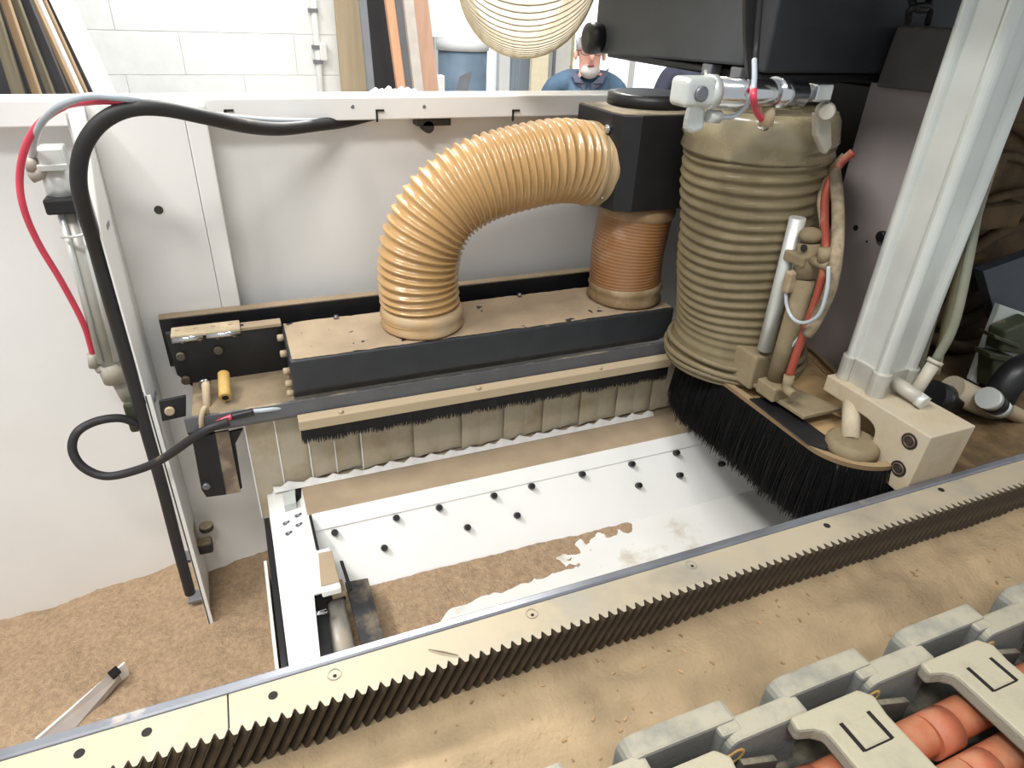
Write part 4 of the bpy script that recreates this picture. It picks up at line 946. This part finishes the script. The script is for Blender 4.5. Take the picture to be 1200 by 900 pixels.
MB().tube(spline([ay(1168, 470, .56), ay(1180, 450, .56), ay(1200, 432, .56), ay(1235, 425, .56)]), .024, 16).build('rubber', BLACKBARE, t)
MB().tube(spline([ay(1160, 468, .55), ay(1180, 480, .55), ay(1205, 495, .55), ay(1230, 520, .55)]), .0125, 14).build('tan_fitting', ALUDUST, t)
for q, mt in ((1157, ALU), (1163, BLACKBARE), (1168, ALU)):
    MB().cyl(ay(q, 466 + (q - 1157) * .8, .55), ay(q + 5, 469 + (q - 1157) * .8, .55), .018).build('ring', mt, t)

# ================================================================== LEFT: conduit, air cylinder, tubes, cable loop
t = thing('wall_air_cylinder', 'slim clear air cylinder mounted upright on the white wall', 'air cylinder', tuple(ay(130, 440, 1.14)))
a, b = ay(80, 272, 1.13), ay(133, 425, 1.13); w = V((.0, 0, 0))
MB().cyl(ay(66, 195, 1.13), ay(77, 235, 1.13), .021).build('head_cap', ALU, t)
MB().obox(ay(62, 182, 1.125), (.016, 0, 0), (0, .018, 0), (0, 0, .013)).build('end_block', ALU, t, .003)
MB().obox(ay(62, 196, 1.105), (.018, 0, 0), (0, .006, 0), (0, 0, .004)).build('end_lip', ALU, t, .001)
MB().cyl(ay(82, 246, 1.13), ay(128, 424, 1.13), .017, n=24).build('barrel', M('clear_barrel', C(184, 182, 174), .3, .1, var=.12, stretch=(1, 1, .2)), t)
for dx in (-.012, .010):
    MB().cyl(ay(82, 246, 1.112) + V((dx, 0, 0)), ay(128, 424, 1.112) + V((dx, 0, 0)), .0045).build('tie_rod', ALU, t)
MB().obox(ay(76, 238, 1.12), (.022, 0, 0), (0, .022, 0), (0, 0, .011)).build('sensor_clamp', BLACKBARE, t, .003)
MB().cyl(ay(128, 424, 1.13), ay(137, 445, 1.13), .02).build('foot_cap', FITTING, t)
MB().cyl(ay(137, 445, 1.13), ay(150, 468, 1.13), .010).build('rod_eye', FITTING, t)
MB().cyl(ay(113, 434, 1.12), ay(128, 428, 1.12), .006).build('side_port', FITTING, t)
MB().cyl(ay(36, 207, 1.12), ay(56, 199, 1.12), .009).build('side_port', FITTING, t)
MB().cyl(ay(38, 184, 1.12), ay(39, 200, 1.12), .0085).build('port_collar', FITTING, t)
MB().cyl(ay(108, 414, 1.12), ay(110, 430, 1.12), .0075).build('port_collar', FITTING, t)
MB().tube(spline([ay(72, 278, 1.1), ay(88, 277, 1.09), ay(103, 273, 1.09)]), .0022, 8).build('cable_tie', ALU, t)
g = MB().tube(spline([ay(109, 416, 1.12), ay(98, 380, 1.11), ay(72, 330, 1.1), ay(45, 285, 1.09), ay(28, 245, 1.08), ay(23, 210, 1.08), ay(29, 175, 1.07), ay(46, 145, 1.06), ay(74, 125, 1.03), ay(105, 119, 1.0), ay(140, 119, .985), ay(170, 126, .99)]), .0046, 12).build('red_wall_tube', REDTUBE, None, origin=tuple(ay(109, 416, 1.12)))
tag(g, 'long red air tube looping over the black conduit on the wall', 'tube')
g = MB().tube(spline([ay(38, 184, 1.12), ay(40, 165, 1.08), ay(50, 142, 1.04), ay(72, 123, 1.0), ay(105, 113, .985), ay(145, 115, .98), ay(185, 122, 1.0), ay(240, 133, 1.03), ay(310, 141, 1.1), ay(380, 142, 1.16)]), .0045, 12).build('grey_wall_tube', GREYTUBE, None, origin=tuple(ay(38, 184, 1.12)))
tag(g, 'grey air tube arching above the red tube on the wall', 'tube')
cp = [ay(440, 133, 1.2), ay(405, 142, 1.185), ay(375, 146, 1.155), ay(330, 151, 1.11), ay(290, 148, 1.06), ay(240, 137, 1.01), ay(190, 127, .99), ay(150, 128, .985), ay(118, 144, .985), ay(98, 172, .985), ay(92, 205, .99), ay(97, 240, 1.0), ay(112, 290, 1.03), ay(131, 360, 1.05), ay(151, 430, 1.06), ay(170, 500, 1.06), ay(190, 570, 1.05), ay(208, 640, 1.04), ay(223, 695, 1.035)]
t = thing('black_conduit', 'thick black cable conduit curving from the top rail down the flange', 'conduit', tuple(cp[-1]))
pr_ = spline(cp)
MB().tube(pr_, [.0098 if i < len(pr_) * .78 else .0095 for i in range(len(pr_))], 16).build('sleeve', RUBBER, t)
for px, py in ((110, 264), (168, 465), (214, 652), (228, 698)):
    a = ay(px, py, 1.09); MB().obox(a + V((.004, -.004, 0)), (.015, 0, 0), (0, .014, 0), (0, 0, .004)).build('clamp', STEELDARK, t, .001)
MB().obox(ay(160, 485, 1.08), (.014, 0, 0), (0, .014, 0), (0, 0, .028)).build('cable_gland', OLIVE, t, .005)
lp = [ay(268, 494, .942), ay(245, 502, .938), ay(225, 514, .945), ay(190, 538, .98), ay(160, 551, 1.0), ay(125, 558, 1.01), ay(98, 548, 1.02), ay(85, 528, 1.03), ay(90, 507, 1.04), ay(112, 494, 1.05), ay(140, 490, 1.055), ay(160, 497, 1.06), ay(172, 508, 1.07), ay(180, 530, 1.075)]
g = MB().tube(spline(lp), .0068, 12).build('cable_loop', RUBBER, None, origin=tuple(lp[0])); tag(g, 'black cable loop hanging from the end bracket to the conduit', 'cable')
t = thing('red_wire_lead', 'red wire lead with black sleeve on the hood end bracket', 'wire', tuple(ay(260, 495, .95)))
MB().tube(spline([ay(241, 502, .955), ay(255, 495, .95), ay(272, 488, .95)]), .0045, 10).build('red_wire', REDTUBE, t)
MB().tube(spline([ay(272, 488, .95), ay(284, 485, .95), ay(297, 482, .95)]), .0058, 10).build('sleeve', BLACKBARE, t)
MB().tube(spline([ay(296, 482, .95), ay(315, 480, .95), ay(335, 477, .955)]), .0035, 10).build('grey_wire', GREYTUBE, t)
MB().tube(spline([ay(237, 505, .95), ay(236, 490, .95), ay(240, 478, .955), ay(243, 484, .96)]), .004, 10).build('pale_wire', ALUDUST, t)

# ================================================================== CABLE CHAIN
CH = thing('cable_chain', 'dusty grey plastic cable chain lying on the machine bed', 'cable chain', (.4, .16, 1.4))
PT_ = .1555; ZT, ZB = 1.48, 1.405; Y1 = .262; Y0 = .04; start = .218
def side_plate(y, sgn, x):
    # outer half overlaps the next link's inner half
    m = MB()
    def rp(x0, x1, ya, yb, zt, r):
        pts = [(x0, ZB), (x1, ZB), (x1, zt)]
        pts += [(x0 + r * (1 - math.cos(a)), zt - r * (1 - math.sin(a))) for a in [math.pi / 2 - i * math.pi / 10 for i in range(6)]]
        m.prism([(px, ya, pz) for px, pz in pts], (0, yb - ya, 0))
    rp(x, x + .105, y, y - sgn * .021, ZT, .016)
    rp(x + .088, x + .172, y - sgn * .016, y - sgn * .037, ZT - .003, .012)
    m.box(x + .085, x + .107, min(y - sgn * .03, y - sgn * .004), max(y - sgn * .03, y - sgn * .004), ZB, ZT - .002)
    return m
sp = side_plate(Y1, 1, start).build('side_link', CHAIN, CH, .003)
sq = side_plate(Y0, -1, start).build('side_link', CHAIN, CH, .003)
cb = MB()
xa, xb = start - .002, start + .083
yt = Y1 - .034
outline = [(xa, yt), (xb - .006, yt), (xb, yt - .008), (xb, Y0 + .034), (xa, Y0 + .034)]
outline = [(xa - .004, yt - .002), (xb - .012, yt - .002), (xb - .002, yt - .012), (xb - .006, yt - .03), (xb - .006, Y0 + .034), (xa + .016, Y0 + .034), (xa + .016, yt - .024), (xa + .008, yt - .018), (xa - .006, yt - .014)]
bar = cb.prism([(x, y, ZT - .016) for x, y in outline], (0, 0, .016)).build('crossbar', CHAINBAR, CH, .003)
lx, ly = (xa + xb) / 2 + .006, yt - .035
def latch_parts(dx):
    pass
lt = MB().box(lx - .013, lx + .013, ly - .011, ly + .011, ZT - .004, ZT + .0006).build('latch', CHAINBAR, bar, .001)
gp = MB(); gp.box(lx - .0175, lx - .0135, ly - .013, ly + .013, ZT - .004, ZT + .0003); gp.box(lx + .0135, lx + .0175, ly - .013, ly + .013, ZT - .004, ZT + .0003)
gp.box(lx - .0155, lx + .0155, ly - .0135, ly - .012, ZT - .004, ZT + .0003)
gp_ = gp.build('latch_gap', HOLE, bar)
rb = MB().box(xa + .03, xb - .02, ly - .085, ly - .075, ZT - .002, ZT + .002).build('stiffening_rib', CHAINBAR, bar, .002)
def divd(yy): return MB().prism([(xa + .09, yy, ZB), (xa + .14, yy - .004, ZB), (xa + .135, yy - .004, ZT - .03), (xa + .1, yy, ZT - .022)], (0, .006, 0)).build('divider', CHAINDARK, CH, .001)
dv_ = divd(.215); dw_ = divd(.095)
ey = MB(); ey.tube([(xa + .1 + .008 * math.cos(k * .4), .2265, 1.455 + .008 * math.sin(k * .4)) for k in range(17)], .0026, 6, False)
ey_ = ey.build('pin_ring', YELLOW, CH)
for k in list(range(-4, 0)) + list(range(1, 7)):
    dx = (k * PT_, 0, 0)
    for s_ in (sp, sq, dv_, dw_, ey_): inst(s_, dx, CH)
    nb = inst(bar, dx, CH)
    for s_ in (lt, gp_, rb): inst(s_, (0, 0, 0), nb)
box('chain_floor', CHAINDARK, CH, start - .62, 1.3, Y0, Y1 - .02, 1.402, 1.408)
for i, (yy, zz, r, lab) in enumerate(((.185, 1.437, .0175, 'thick orange cable inside the chain next to its outer links'), (.146, 1.43, .0165, 'second orange cable lying beside the thick one in the chain'), (.108, 1.432, .015, 'third slimmer orange cable in the middle of the chain'))):
    t = thing('orange_cable', lab, 'cable', (.4, yy, 1.41))
    MB().tube([(-.4, yy, zz), (.1, yy + .002, zz), (.35, yy, zz), (.62, yy + .004, zz), (1.3, yy, zz)], r, 18).build('jacket', COPPER, t)
    for x in (.30, .345, .50, .655):
        MB().tube([(x + i * .006, yy, zz), (x + .028 + i * .006, yy, zz)], r + .0022, 18).build('heat_sleeve', M('sleeve_%d_%d' % (i, int(x * 1000)), C(174, 98, 72), .5, dust=.5, dcol=C(184, 136, 104)), t)
for i, (yy, zz, r) in enumerate(((.072, 1.43, .012),)):
    g = MB().tube([(-.4, yy, zz), (.4, yy, zz), (1.3, yy, zz)], r, 14).build('black_cable', RUBBER, None, origin=(.4, yy, 1.41)); tag(g, 'black cable running beside the orange cables in the chain', 'cable')
# wood splinter on rack
g = MB().tube([az(502, 761, ZR + .0012), az(520, 764, ZR + .002), az(537, 768, ZR + .0012)], [.0004, .0009, .0004], 6).build('wood_splinter', BOARDOLIVE, None, origin=tuple(az(520, 764, ZR))); tag(g, 'thin wood splinter lying across the dusty rack', 'splinter')
